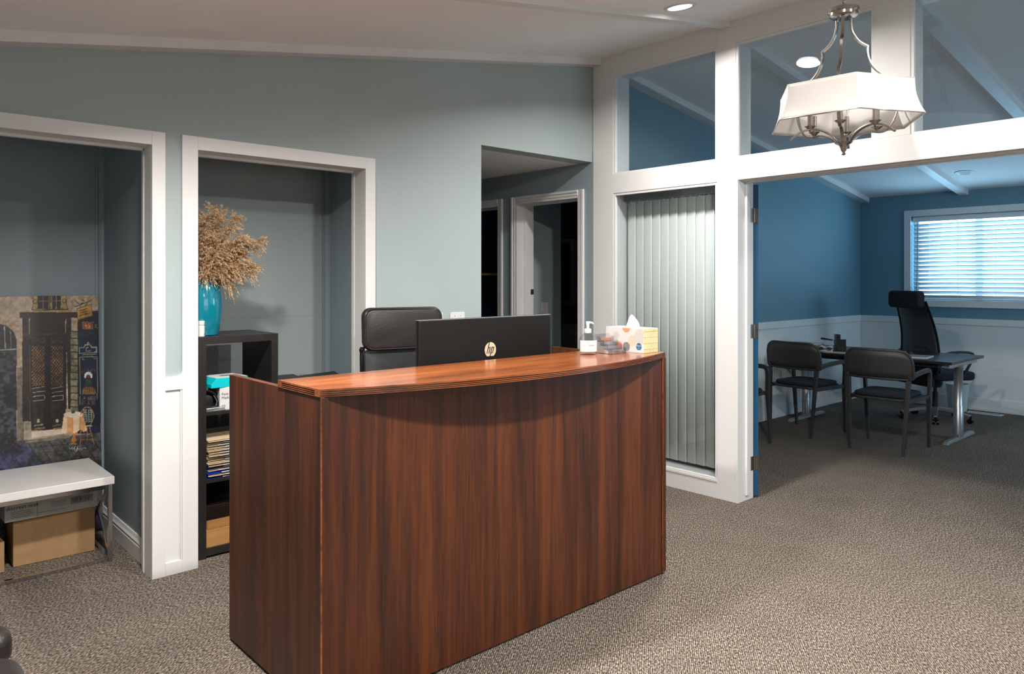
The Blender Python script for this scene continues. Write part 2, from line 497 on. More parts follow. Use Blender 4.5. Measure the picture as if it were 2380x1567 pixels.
# wall behind the desk, with two cased alcove openings and the hallway opening
def wseg(mb, x0, x1, z0, y0=YA0, y1=YA1):
    mb.prism([(x0, z0), (x1, z0), (x1, ceil_z(x1)+.03), (x0, ceil_z(x0)+.03)], 'y', y0, y1)
wa = MB()
HJ = .018
wseg(wa, -1.4, -.20-HJ, 0)
wseg(wa, -.20-HJ, 1.092+HJ, 2.052+HJ)
wseg(wa, 1.092+HJ, 1.304-HJ, 0)
wseg(wa, 1.304-HJ, 2.243+HJ, 2.052+HJ)
wseg(wa, 2.243+HJ, 3.12, 0)
wseg(wa, 3.12, 4.205, 2.298); wa.box(4.205, 4.38, 3.738, YA1, 2.38, 3.10)
struct('wall_back', wa, 'wall')
struct('wall_left', bx(-1.5, -1.4, -3.2, 3.9, 0, 2.4), 'wall')
struct('wall_front', MB().prism([(-1.5,0),(4.3,0),(4.3,ceil_z(4.3)),(-1.5,ceil_z(-1.5))], 'y', -3.2, -3.1), 'wall')

def cased_opening(name, x0, x1, zt, left=True):
    t = setting(name)
    y0, y1 = YA0-.016, YA0
    xl = x0 if not left else x0
    # casing boards
    wr = .066 if x1 > 2 else .060
    wl = .075 if x0 > 1 else .06
    bx(x0-wl, x0, y0, y1, 0, zt+.065).build('casing_board', 'white', t, bevel=.0015)
    bx(x1, x1+wr, y0, y1, 0, zt+.065).build('casing_board', 'white', t, bevel=.0015)
    bx(x0, x1, y0, y1, zt, zt+.065).build('casing_board', 'white', t, bevel=.0015)
    # jamb boards lining the opening, with a small stop at the back edge
    bx(x0-HJ, x0, YA0, YA1+.004, 0, zt+HJ).build('jamb_board', 'white', t)
    bx(x1, x1+HJ, YA0, YA1+.004, 0, zt+HJ).build('jamb_board', 'white', t)
    bx(x0, x1, YA0, YA1+.004, zt, zt+HJ).build('jamb_board', 'white', t)
    bx(x0, x0+.004, YA1-.022, YA1+.006, 0, zt-.004).build('stop_bead', 'white', t)
    bx(x1-.004, x1, YA1-.022, YA1+.006, 0, zt-.004).build('stop_bead', 'white', t)
    bx(x0, x1, YA1-.022, YA1+.006, zt-.012, zt).build('stop_bead', 'white', t)
    return t
cased_opening('trim_1', -.20, 1.092, 2.052)
cased_opening('trim_2', 1.304, 2.243, 2.052)
# white wainscot panel low on the pier between the two openings
t = setting('trim_3')
y0, y1 = YA0-.0162, YA0
xl, xr = 1.152, 1.229
bx(xl, xr, y0, y1, .885, .950).build('rail', 'white', t, bevel=.0015)
bx(xl, xr, y0, y1, 0, .062).build('rail', 'white', t, bevel=.0015)
MB().prism([(xr, .950), (xr, .972), (xr-.004, .960), (xr-.010, .953), (xr-.022, .950)], 'y', y0, y1).build('corner_fillet', 'white', t)
bx(xl, xr, y1-.006, y1, .062, .885).build('recessed_panel', 'white', t)
bx(xr-.008, xr, y1-.013, y1-.006, .062, .885).build('bead', 'white', t, bevel=.002)

# alcove boxes behind the openings
DA1, DA2 = 4.78, 4.45
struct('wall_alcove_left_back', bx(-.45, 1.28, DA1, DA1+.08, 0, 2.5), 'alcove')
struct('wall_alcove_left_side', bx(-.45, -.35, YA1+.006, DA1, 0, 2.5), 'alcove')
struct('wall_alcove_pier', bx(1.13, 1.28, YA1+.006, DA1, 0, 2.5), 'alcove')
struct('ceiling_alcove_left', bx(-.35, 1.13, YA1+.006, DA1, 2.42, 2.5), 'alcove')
wb = bx(1.28, 2.388, DA2, DA2+.08, 0, 1.178); wb.box(1.28, 2.388, DA2, DA2+.08, 1.181, 2.5); wb.box(1.28, 2.388, DA2+.002, DA2+.08, 1.178, 1.181)
struct('wall_alcove_right_back', wb, 'wall')
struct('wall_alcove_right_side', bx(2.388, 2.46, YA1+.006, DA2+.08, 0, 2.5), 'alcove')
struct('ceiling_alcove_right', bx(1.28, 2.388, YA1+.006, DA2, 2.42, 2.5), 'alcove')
t = setting('trim_4')
MB().prism([(1.13, DA1), (1.13, DA1-.026), (1.118, DA1-.024), (1.106, DA1-.012), (1.104, DA1)], 'z', .10, 2.42).build('corner_bead', 'alcove', t)
bx(1.090, 1.104, DA1-.008, DA1, .10, 2.42).build('corner_strip', 'alcove', t)
t = setting('trim_5')
MB().prism([(2.388, DA2), (2.388, DA2-.030), (2.376, DA2-.028), (2.363, DA2-.012), (2.361, DA2)], 'z', .10, 2.42).build('corner_bead', 'alcove', t)
bx(2.345, 2.361, DA2-.008, DA2, .10, 2.42).build('corner_strip', 'alcove', t)

def base_profile(h=.105, d=.016):
    return [(0, 0), (d, 0), (d, h*.62), (d*.72, h*.70), (d*.95, h*.76), (d*.6, h*.86), (d*.35, h), (0, h)]
def baseboard(name, p0, p1, side, m='white', h=.105, d=.016):   # p0->p1 along x or y; side = +1/-1 protrusion direction
    pr = base_profile(h, d)
    mb = MB()
    if p0[1] == p1[1]:    # along x
        mb.prism([(p0[1] + side*a, z) for a, z in pr], 'x', p0[0], p1[0])
    else:                 # along y
        for_ = [(p0[0] + side*a, z) for a, z in pr]
        n = len(for_)
        vs = [(x, p0[1], z) for x, z in for_] + [(x, p1[1], z) for x, z in for_]
        fs = [tuple(range(n)), tuple(range(2*n-1, n-1, -1))] + [(i, n+i, n+(i+1) % n, (i+1) % n) for i in range(n)]
        mb.add(vs, fs)
    return struct(name, mb, m, recalc=True)
baseboard('baseboard_alcove_left_side', (1.13, YA1+.006), (1.13, DA1), -1, h=.115, d=.018)
baseboard('baseboard_alcove_left_back', (-.35, DA1), (1.11, DA1), -1, h=.115)
baseboard('baseboard_alcove_right_side', (2.388, YA1+.006), (2.388, DA2), -1)
baseboard('baseboard_alcove_right_back', (1.28, DA2), (2.37, DA2), -1)
baseboard('baseboard_back', (2.309, YA0), (3.12, YA0), -1)
baseboard('baseboard_left', (-1.4, -3.1), (-1.4, 3.75), 1)

# hallway beyond the back wall
struct('ceiling_hall', bx(3.0, 4.205, YA1, 6.6, 2.298, 2.38), 'ceiling')
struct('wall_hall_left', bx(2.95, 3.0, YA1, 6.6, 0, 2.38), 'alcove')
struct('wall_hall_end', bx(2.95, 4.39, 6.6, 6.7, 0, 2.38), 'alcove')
N0, N1 = 3.89, 4.585      # near hall doorway
F0, F1 = 4.825, 5.60      # far hall doorway
w = bx(XB0, XB1, 3.738, N0-.012, 0, 2.38)
w.box(XB0, XB1, N0-.012, N1+.012, 2.052, 2.38); w.box(XB0, XB1, N1+.012, F0-.012, 0, 2.38)
w.box(XB0, XB1, F0-.012, F1+.012, 2.052, 2.38); w.box(XB0, XB1, F1+.012, 6.6, 0, 2.38)
struct('wall_hall_right', w, 'alcove')
def hall_door(name, a, b):
    t = setting(name)
    cw = .062
    prof = [(0, 0), (0, cw), (.018, cw), (.018, cw*.72), (.012, cw*.66), (.012, cw*.34), (.008, cw*.28), (.008, 0)]
    def vert(y0, s):   # moulded casing leg on the hall face; s = direction away from the opening
        pts = [(XB0 - d, y0 + s*w_) for d, w_ in prof]
        MB().prism(pts, 'z', 0, 2.04+cw).build('casing_board', 'white', t, recalc=True)
    vert(a, -1); vert(b, 1)
    n = len(prof)
    vs = [(XB0-d, a, 2.04+w_) for d, w_ in prof] + [(XB0-d, b, 2.04+w_) for d, w_ in prof]
    MB().add(vs, [tuple(range(n)), tuple(range(2*n-1, n-1, -1))] + [(i, n+i, n+(i+1) % n, (i+1) % n) for i in range(n)]).build('casing_board', 'white', t, recalc=True)
    bx(XB0, XB1+.004, a-.012, a, 0, 2.04).build('jamb_board', 'white', t)
    bx(XB0, XB1+.004, b, b+.012, 0, 2.04).build('jamb_board', 'white', t)
    bx(XB0, XB1+.004, a-.012, b+.012, 2.04, 2.052).build('jamb_board', 'white', t)
    bx(XB0+.075, XB0+.105, b-.012, b, 0, 2.028).build('stop_bead', 'white', t)
    bx(XB0+.075, XB0+.105, a, a+.012, 0, 2.028).build('stop_bead', 'white', t)
    bx(XB0+.075, XB0+.105, a, b, 2.028, 2.04).build('stop_bead', 'white', t)
    return t
t = hall_door('door_1', N0, N1)
bx(XB1-.028, XB1+.0045, N1-.0015, N1, 1.285, 1.33).build('strike_plate', 'ink', t)
hall_door('door_2', F0, F1)
# rooms off the hallway
w = bx(XB1+.005, 4.90, 4.75, 4.83, 0, 2.38)
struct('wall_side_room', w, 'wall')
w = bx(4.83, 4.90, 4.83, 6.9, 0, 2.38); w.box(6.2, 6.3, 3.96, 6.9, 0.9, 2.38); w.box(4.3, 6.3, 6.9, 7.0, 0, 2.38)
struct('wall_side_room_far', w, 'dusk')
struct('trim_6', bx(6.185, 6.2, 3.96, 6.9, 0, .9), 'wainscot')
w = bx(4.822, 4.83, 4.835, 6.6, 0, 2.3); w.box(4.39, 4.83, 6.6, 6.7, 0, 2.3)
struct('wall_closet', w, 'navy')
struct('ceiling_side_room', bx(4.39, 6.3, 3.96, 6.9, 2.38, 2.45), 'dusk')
bs = bx(4.40, 4.82, 4.90, 6.59, 1.452, 1.472)
tag(bs.build('closet_shelf', 'oak'), 'thin brown wooden shelf board in the dark room beyond the hallway', 'shelf')

# white partition: posts and rails around transoms, blinds window and the wide doorway
t = setting('wall_right')
ZT = 3.13
def prt(x0, x1, y0, y1, z0, z1, name='post'): return bx(x0, x1, y0, y1, z0, z1).build(name, 'white', t, bevel=.001)
prt(XB0, XB1, 3.544, 3.738, 0, ZT)                       # corner post
prt(XB0, XB1, 2.541, 2.673, 0, ZT)                          # post between blinds and doorway
prt(XB0, XB1, 1.506, 1.690, 2.185, ZT)                      # mullions
prt(XB0, XB1, .44, .65, 0, ZT)
for a, b in ((2.673, 3.544), (1.690, 2.541), (.65, 1.506)):
    prt(XB0, XB1, a, b, 2.915, ZT, 'rail')
prt(XB0, XB1, 2.673, 3.544, 2.045, 2.185, 'rail')
prt(XB0, XB1, .65, 2.541, 2.062, 2.185, 'rail')
prt(XB0, XB1, 2.673, 3.544, 0, .105, 'rail')
prt(XB0-.004, XB1, 2.673, 3.544, .105, .120, 'sill')
bx(XB0, XB1, -3.1, .44, 0, ZT).build('plain_panel', 'wall', t)
# door frame lining: face strip, jamb, stop
t = setting('door_3')
bx(XB0-.002, XB1, 2.524, 2.541, 0, 2.062).build('jamb_board', 'white', t, bevel=.001)
bx(XB0-.002, XB1, .65, .667, 0, 2.062).build('jamb_board', 'white', t, bevel=.001)
bx(XB0-.002, XB1, .667, 2.524, 2.045, 2.062).build('head_board', 'white', t, bevel=.001)
bx(XB0+.085, XB0+.118, 2.510, 2.524, .035, 2.031).build('door_stop', 'white', t, bevel=.003)
bx(XB0+.085, XB0+.118, .667, 2.524, 2.031, 2.045).build('door_stop', 'white', t, bevel=.003)
bx(XB0+.055, XB0+.066, .667, 2.524, 2.036, 2.045).build('door_stop', 'white', t)
# open blue door leaf, hinged on the office side
d = thing('office_door', 'blue painted door leaf standing open, only its hinged edge showing', 'door', (XB1+.004, 2.5235, 0), R(62))
bx(0, .90, -.036, 0, .012, 2.03).build('door_leaf', 'door', d, bevel=.002)
for z in (.225, 1.08, 1.83):
    h = bx(-.0025, 0, -.034, -.002, z-.045, z+.045).build('hinge', 'steel', d, bevel=.0008)
    q = MB().lathe([(.0065, -.046), (.0065, .046)], 10, (-.004, -.001, z)); q.build('hinge_pin', 'steel', h, smooth=True)
for z in (.225, 1.08, 1.83):
    bx(XB1-.030, XB1+.001, 2.5225, 2.524, z-.045, z+.045).build('hinge_leaf', 'steel', bpy.data.objects['door_3'])

# transom glazing and the lower pane in front of the vertical blinds
def glazing(name, y0, y1, z0, z1, f=.018, xg=XB0+.030):
    t = setting(name)
    for nm, b in (('glazing_bead', (XB0+.004, xg-.003, y0, y0+f, z0, z1)), ('glazing_bead', (XB0+.004, xg-.003, y1-f, y1, z0, z1)),
                  ('glazing_bead', (XB0+.004, xg-.003, y0+f, y1-f, z1-f, z1)), ('glazing_bead', (XB0+.004, xg-.003, y0+f, y1-f, z0, z0+f*.6))):
        bx(*b).build(nm, 'white', t, bevel=.002)
    bx(xg-.002, xg+.002, y0+.002, y1-.002, z0+.002, z1-.002).build('pane', 'glass', t)
glazing('window_1', 2.673, 3.544, 2.185, 2.915)
glazing('window_2', 1.690, 2.541, 2.185, 2.915)
glazing('window_3', .65, 1.506, 2.185, 2.915)
glazing('window_4', 2.673, 3.544, .120, 2.045)

# vertical blinds
t = thing('vertical_blind', 'off white vertical blind hanging closed behind the tall narrow window pane', 'blind', (4.345, 3.10, .14))
mb = bx(-.022, .022, -.42, .435, 1.850, 1.902); mb.build('headrail', 'greyink', t, bevel=.003)
ang = R(9)
nv = 12
for k in range(nv):
    yy = .385 - k*.0735
    c, s_ = math.cos(ang), math.sin(ang)
    def vf(a, b, yy=yy):
        q = (a-.5)*.089
        bow = .0025*math.cos(PI*(a-.5))
        return (-bow + q*s_, yy + q*c, .012 + b*1.832)
    v = MB().grid(vf, 6, 1).build('vane', 'vane', t, smooth=True, solid=.0012)
    bx(-.006, .006, yy-.006, yy+.006, 1.838, 1.850).build('hanger_clip', 'whiteplastic', v)
mb = MB()
for k in range(90):
    mb.sphere((.004, .425, 1.82-k*.012), .0032, 6)
mb.build('bead_chain', 'greyink', t)

# ceiling beams
def beam(name, x0, x1, y0, y1, zf, h):
    return struct(name, MB().prism([(x0, zf(x0)-h), (x1, zf(x1)-h), (x1, zf(x1)+.01), (x0, zf(x0)+.01)], 'y', y0, y1), 'white', bevel=.002)
beam('beam_1', -1.4, XB0, 3.662, YA0, ceil_z, .047)
beam('beam_2', -1.4, XB0, 2.572, 2.640, ceil_z, .035)
beam('beam_3', -1.4, XB0, 1.48, 1.55, ceil_z, .035)
beam('beam_4', -1.4, XB0, .40, .47, ceil_z, .035)
beam('beam_5', -1.4, XB0, -.68, -.61, ceil_z, .035)
beam('beam_6', -1.4, XB0, -1.76, -1.69, ceil_z, .035)
beam('beam_7', XB1, 9.12, 3.72, 3.83, office_z, .055)
beam('beam_8', XB1, 9.12, 2.67, 2.76, office_z, .055)
beam('beam_9', XB1, 9.12, 1.59, 1.68, office_z, .055)
beam('beam_10', XB1, 9.12, .51, .60, office_z, .055)

# ---------------------------------------------------------------- office shell
XF = 9.12; YO = 3.83
WY0, WY1, WZ0, WZ1 = 1.946, 3.254, 1.177, 2.13
w = bx(XF, XF+.16, -1.2, WY0, 0, 2.5); w.box(XF, XF+.16, WY1, YO+.1, 0, 2.5)
w.box(XF, XF+.16, WY0, WY1, 0, WZ0); w.box(XF, XF+.16, WY0, WY1, WZ1, 2.5)
struct('wall_office_far', w, 'office')
struct('wall_office_left', MB().prism([(XB1,0),(XF,0),(XF,office_z(XF)+.02),(XB1,office_z(XB1)+.02)], 'y', YO, YO+.1), 'office')
struct('wall_office_right', MB().prism([(XB1,0),(XF,0),(XF,office_z(XF)+.02),(XB1,office_z(XB1)+.02)], 'y', -1.2, -1.1), 'office')
# wainscot: beadboard with real grooves, chair rail, baseboard
def beadpoly(a, b, y, s, pitch=.042):
    pts = [(a, y)]
    x = a
    while x < b - pitch:
        pts += [(x, y + s*.010), (x+pitch-.006, y + s*.010), (x+pitch-.003, y + s*.0055), (x+pitch, y + s*.010)]
        x += pitch
    pts += [(x, y + s*.010), (b, y + s*.010), (b, y)]
    return pts
t = setting('trim_7')
o = MB().prism(beadpoly(XB1+.01, XF-.012, YO, -1), 'z', .12, .93).build('beadboard', 'wainscot', t, recalc=True); o['kind'] = 'stuff'
bx(XB1+.01, XF, YO-.022, YO, .915, .985).build('chair_rail', 'wainscot', t, bevel=.003)
bx(XB1+.01, XF, YO-.018, YO, 0, .135).build('base_board', 'wainscot', t, bevel=.003)
t = setting('trim_8')
bx(XF-.010, XF, -1.1, YO-.01, .12, .93).build('wainscot_sheet', 'wainscot', t)
bx(XF-.022, XF, -1.1, YO-.022, .915, .985).build('chair_rail', 'wainscot', t, bevel=.003)
bx(XF-.018, XF, -1.1, YO-.018, 0, .135).build('base_board', 'wainscot', t, bevel=.003)

# office window: casing, reveal, sashes, panes
t = setting('window_5')
cz = .072
bx(XF-.018, XF, WY1, WY1+cz, WZ0-cz, WZ1+cz).build('casing_board', 'wainscot', t, bevel=.002)
bx(XF-.018, XF, WY0-cz, WY0, WZ0-cz, WZ1+cz).build('casing_board', 'wainscot', t, bevel=.002)
bx(XF-.018, XF, WY0, WY1, WZ1, WZ1+cz).build('casing_board', 'wainscot', t, bevel=.002)
bx(XF-.022, XF, WY0, WY1, WZ0-cz, WZ0).build('sill_board', 'wainscot', t, bevel=.002)
sx0, sx1 = XF+.11, XF+.15
for a, b, c, d_ in ((WY0, WY0+.045, WZ0, WZ1), (WY1-.045, WY1, WZ0, WZ1), (2.565, 2.635, WZ0, WZ1), (WY0, WY1, WZ0, WZ0+.045), (WY0, WY1, WZ1-.045, WZ1)):
    bx(sx0, sx1, a, b, c, d_).build('sash_bar', 'white', t)
bx(sx0+.018, sx0+.022, WY0+.04, 2.57, WZ0+.04, WZ1-.04).build('pane', 'glass', t)
bx(sx0+.018, sx0+.022, 2.63, WY1-.04, WZ0+.04, WZ1-.04).build('pane', 'glass', t)
# horizontal blind
t = thing('window_blind', 'white horizontal slatted blind glowing with daylight in the office window', 'blind', (XF+.045, 2.60, WZ0))
bw = (WY1-WY0)/2 - .012
bx(-.03, .03, -bw, bw, WZ1-WZ0-.055, WZ1-WZ0-.004).build('headrail', 'slat', t, bevel=.003)
bx(-.036, -.031, -bw, bw, WZ1-WZ0-.062, WZ1-WZ0-.012).build('valance', 'slat', t, bevel=.002)
ns = 18
sang = R(46)
sm = None
for k in range(ns):
    z = .040 + k*.0475
    if sm is None:
        pts = []
        def sf(a, b):
            q = (a-.5)*.050
            return (q*math.cos(sang), -bw+.004 + b*2*(bw-.004), -q*math.sin(sang) + .0035*math.cos(PI*(a-.5)))
        sm = MB().grid(sf, 4, 1).build('slat', 'slat', t, smooth=True, solid=.003)
        sm.location = (0, 0, z)
    else:
        c = sm.copy(); COL.objects.link(c); c.location = (0, 0, z)
bx(-.022, .022, -bw+.004, bw-.004, .004, .020).build('bottom_rail', 'slat', t, bevel=.003)
for yy in (-bw+.16, -.18, .18, bw-.16):
    bx(-.026, -.0245, yy-.0012, yy+.0012, .02, WZ1-WZ0-.055).build('ladder_cord', 'slat', t)
MB().tube([(-.042, bw-.055, .90), (-.043, bw-.053, .50), (-.040, bw-.045, .10)], .004, 6).build('tilt_wand', 'greyink', t, smooth=True)

# made-up window casings around the two fill lamps behind the viewpoint
for name, (fx, fy, fz, w_, h_, ax) in (('fill_frame_1', (1.6, -3.1, 1.45, 2.6, 1.3, 'y')), ('fill_frame_2', (-1.4, .2, 1.30, 2.2, 1.2, 'x'))):
    t = setting(name)
    for (a0, a1, c0, c1) in ((-w_/2-.08, -w_/2, -h_/2-.08, h_/2+.08), (w_/2, w_/2+.08, -h_/2-.08, h_/2+.08), (-w_/2, w_/2, h_/2, h_/2+.08), (-w_/2, w_/2, -h_/2-.08, -h_/2)):
        if ax == 'y': bx(fx+a0, fx+a1, fy, fy+.03, fz+c0, fz+c1).build('casing_board', 'white', t)
        else: bx(fx, fx+.03, fy+a0, fy+a1, fz+c0, fz+c1).build('casing_board', 'white', t)

t = setting('fill_frame_3')  # made-up casing, unseen, around the office fill lamp
for (a0, a1, c0, c1) in ((-.88, -.80, -.58, .58), (.80, .88, -.58, .58), (-.80, .80, .50, .58), (-.80, .80, -.58, -.50)):
    bx(7.4+a0, 7.4+a1, -1.1, -1.07, 1.55+c0, 1.55+c1).build('casing_board', 'wainscot', t)
# ================================================================== reception desk
DX0, DX1, DY0, DY1 = 1.135, 2.952, 2.160, 2.910
t = desk = thing('reception_desk', 'red brown mahogany reception desk with bowed counter top on the carpet', 'desk', ((DX0+DX1)/2, DY0, 0))
def dk(b): return b
o = bx(DX0, DX0+.026, DY0, DY1, .012, 1.042)
o.build('side_panel', 'mahogany', t, w=True, bevel=.002)
bx(DX1-.026, DX1, DY0, DY1, .012, 1.042).build('side_panel', 'mahogany', t, w=True, bevel=.002)
bx(DX0+.026, DX1-.026, DY0+.003, DY0+.024, .010, 1.042).build('front_panel', 'mahogany', t, w=True)
for xx in (DX0-.0006, DX1-.026+.0006):
    bx(xx, xx+.0266-.0006, DY0-.0012, DY0, .012, 1.040).build('edge_band', 'mahogany', t, w=True)
bx(DX0-.0012, DX0+.0028, DY0-.0018, DY0+.0022, .012, 1.0415).build('corner_edge', 'mahoganytop', t, w=True)
bx(DX1-.0268, DX1-.0238, DY0-.0022, DY0, .012, 1.0415).build('corner_edge', 'mahoganytop', t, w=True)
for xx in (DX0+.004, ):
    bx(DX0, DX0+.026, DY0+.310, DY1, 1.042, 1.0432).build('edge_band', 'mahoganyedge', t, w=True)
bx(DX1-.026, DX1, DY0+.310, DY1, 1.042, 1.0432).build('edge_band', 'mahoganyedge', t, w=True)
bx(DX0+.026, DX1-.026, DY0+.024, DY1, .722, .747).build('work_surface', 'mahoganytop', t, w=True, bevel=.002)
for xx in (DX0+.013, DX1-.013):
    for yy in (DY0+.06, DY1-.05):
        MB().lathe([(.012, 0), (.012, .010), (.006, .012), (.006, .014)], 12, (xx, yy, 0)).build('leveling_foot', 'blackplastic', t, w=True)
for f in (.25, .72):
    xx = DX0 + (DX1-DX0)*f
    MB().lathe([(.012, 0), (.012, .010), (.006, .012)], 12, (xx, DY0+.014, 0)).build('leveling_foot', 'blackplastic', t, w=True)
# counter top with a reeded bowed edge
def front_y(x):
    q = (x - 2.043)/.906
    return DY0 - .155*(1-q*q)
def counter_outline(inset, margin):
    """front curve and the sides moved in by inset; the margin keeps the flutes short of the corners"""
    pts = []
    n = 40
    x0, x1 = DX0-.003, DX1+.003
    for i in range(n+1):
        x = x0 + (x1-x0)*i/n
        ins = inset if (x-x0 > margin and x1-x > margin) else 0
        pts.append((x, front_y(x) + .004 + ins))
    return pts
def counter_layer(z0, z1, inset):
    mb = MB()
    x0, x1, yb = DX0-.003, DX1+.003, 2.470
    m = .034
    top = []
    # front curve with flute inset
    n = 44
    fr = []
    for i in range(n+1):
        x = x0 + (x1-x0)*i/n
        fr.append((x, front_y(x)+.002))
    out = []
    for x, y in fr:
        inn = inset if (x0+m < x < x1-m) else 0
        out.append((x, y+inn))
    if inset:
        # step the flute at the margins and on the short ends
        o2 = []
        for (x, y) in out:
            o2.append((x, y))
        out = o2
        pts = out + [(x1, out[-1][1]+m), (x1-inset, out[-1][1]+m+.001), (x1-inset, yb-m), (x1, yb-m+.001), (x1, yb), (x0, yb), (x0, yb-m+.001), (x0+inset, yb-m), (x0+inset, out[0][1]+m+.001), (x0, out[0][1]+m)]
    else:
        pts = out + [(x1, yb), (x0, yb)]
    return pts
top = MB()
zs = [1.0425, 1.0448, 1.0485, 1.0510, 1.0547, 1.0572, 1.0610, 1.0670]
for i in range(len(zs)-1):
    ins = .011 if i in (1, 3, 5) else 0
    top.prism(counter_layer(0, 0, ins), 'z', zs[i], zs[i+1])
top.build('counter_top', 'mahoganytop', t, w=True)

# ------------------------------------------------------------------ monitor
mx, my, mz = 2.2335, 2.62, 0
t = thing('computer_monitor', 'wide black computer monitor seen from behind above the counter', 'monitor', (mx, my+.06, .747), R(1.0))
pz = lambda z: z-.747
MB().prism([(-.402, pz(.885)), (.402, pz(.885)), (.402, pz(1.240)), (-.402, pz(1.240))], 'y', -.060, -.044).build('back_shell', 'monitor', t, bevel=.004)
bx(-.405, .405, -.044, -.034, pz(.880), pz(1.243)).build('bezel', 'monitor', t, bevel=.002)
bx(-.395, .395, -.034, -.032, pz(.895), pz(1.232)).build('screen', 'blackgloss', t)
bx(-.405, .405, -.056, -.034, pz(1.2395), pz(1.2425)).build('top_edge', 'silver', t)
bx(-.03, .03, -.034, .01, 0.01, pz(.98)).build('stand_neck', 'blackplastic', t, bevel=.004)
MB().prism(rrect(0, .03, .28, .20, .03), 'z', 0, .010).build('stand_base', 'blackplastic', t)
# round emblem with slanted letters
lz = pz(1.091); r = .0345; fy = -.0604
disc = []
for k in range(49):
    a = R(-90+34) + (2*PI - 2*R(34))*k/48
    disc.append((r*math.cos(a), lz + r*math.sin(a)*1.02))
em = MB().prism(disc, 'y', fy-.0006, fy+.0006).build('emblem', 'brass', t)
sl = .30
def bar(x0, x1, z0, z1):      # slanted bar: x is given at the emblem's middle height
    return [(x0 + sl*z0, lz+z0), (x1 + sl*z0, lz+z0), (x1 + sl*z1, lz+z1), (x0 + sl*z1, lz+z1)]
lt = MB()
wb_ = .0050
for b in (bar(-.0195, -.0195+wb_, -.0165, .0352),               # h stem
          bar(-.0195, -.0050, .0085, .0125), bar(-.0075, -.0075+wb_, -.0165, .0125),
          bar(.0035, .0035+wb_, -.0300, .0125),                 # p stem
          bar(.0035, .0165, .0090, .0130), bar(.0145, .0145+wb_, -.0130, .0130), bar(.0035, .0165, -.0165, -.0128)):
    lt.prism(b, 'y', fy-.0012, fy-.0006)
lt.build('emblem_letters', 'ink', em)

# ------------------------------------------------------------------ hand sanitizer
t = thing('sanitizer_bottle', 'clear pump bottle of hand sanitizer with a pale label on the counter', 'bottle', (2.586, 2.332, 1.067), R(-35))
prof = [(.036, 0), (.0405, .004), (.042, .012), (.042, .058), (.0405, .070), (.035, .083), (.024, .094), (.0155, .100), (.014, .104)]
MB().lathe(prof, 28).build('bottle_body', 'gel', t, smooth=True)
def lab(a, b):
    th = R(-160) + a*R(140); rr = .0425
    return (rr*math.cos(th), rr*math.sin(th), .016 + b*.052)
MB().grid(lab, 18, 1).build('label', 'whiteplastic', t, smooth=True)
text_mesh('print', 'EUROBAY', .0085, 'palegrey', t, (-.006, -.0432, .058), (R(90), 0, R(8)), sx=.8)
text_mesh('print', 'hand sanitizer', .0062, 'ink', t, (.006, -.0434, .0465), (R(90), 0, R(8)), sx=.85)
text_mesh('print', '500 ml', .004, 'greyink', t, (-.004, -.0432, .024), (R(90), 0, R(0)))
MB().lathe([(.0155, .100), (.0165, .102), (.0165, .118), (.012, .121), (.0065, .122), (.0065, .138)], 20).build('pump_collar', 'whiteplastic', t, smooth=True)
mb = MB().lathe([(.0075, .136), (.0078, .147), (.006, .150)], 14)
mb.tube([(-.008, 0, .1485), (.006, 0, .149), (.020, 0, .1475), (.026, 0, .142)], [.005, .0055, .0045, .0035], 8)
mb.build('pump_head', 'whiteplastic', t, smooth=True)

# ------------------------------------------------------------------ tiered card holder
t = thing('card_holder', 'clear acrylic four tier business card holder between bottle and tissue box', 'holder', (2.715, 2.300, 1.067), R(-4))
for k in range(4):
    y0 = -.052 + k*.026; z0 = .002 + k*.017
    p = MB()
    p.box(-.048, .048, y0, y0+.003, z0, z0+.020)       # front lip
    p.box(-.048, .048, y0+.003, y0+.022, z0, z0+.003)  # floor
    p.hexa([(-.048, y0+.022, z0), (.048, y0+.022, z0), (.048, y0+.026, z0), (-.048, y0+.026, z0)],
           [(-.048, y0+.034, z0+.036), (.048, y0+.034, z0+.036), (.048, y0+.037, z0+.036), (-.048, y0+.037, z0+.036)])
    p.box(-.048, -.045, y0, y0+.024, z0, z0+.026)
    p.box(.045, .048, y0, y0+.024, z0, z0+.026)
    p.build('tier', 'clear', t)
bx(-.050, .050, -.055, .055, 0, .0025).build('base_plate', 'clear', t)
bx(-.050, -.0475, .0, .055, .002, .05).build('side_wall', 'clear', t)
bx(.0475, .050, .0, .055, .002, .05).build('side_wall', 'clear', t)
bx(-.036, .036, .0305, .032, .058, .072).build('card', 'orange', t, bevel=.0003)

# ------------------------------------------------------------------ tissue box
t = thing('tissue_box', 'white tissue box with coloured dots and woven yellow end, tissue standing out', 'box', (2.870, 2.302, 1.067))
bx(-.055, .055, -.116, .117, 0, .116).build('carton', 'paper', t, bevel=.0012)
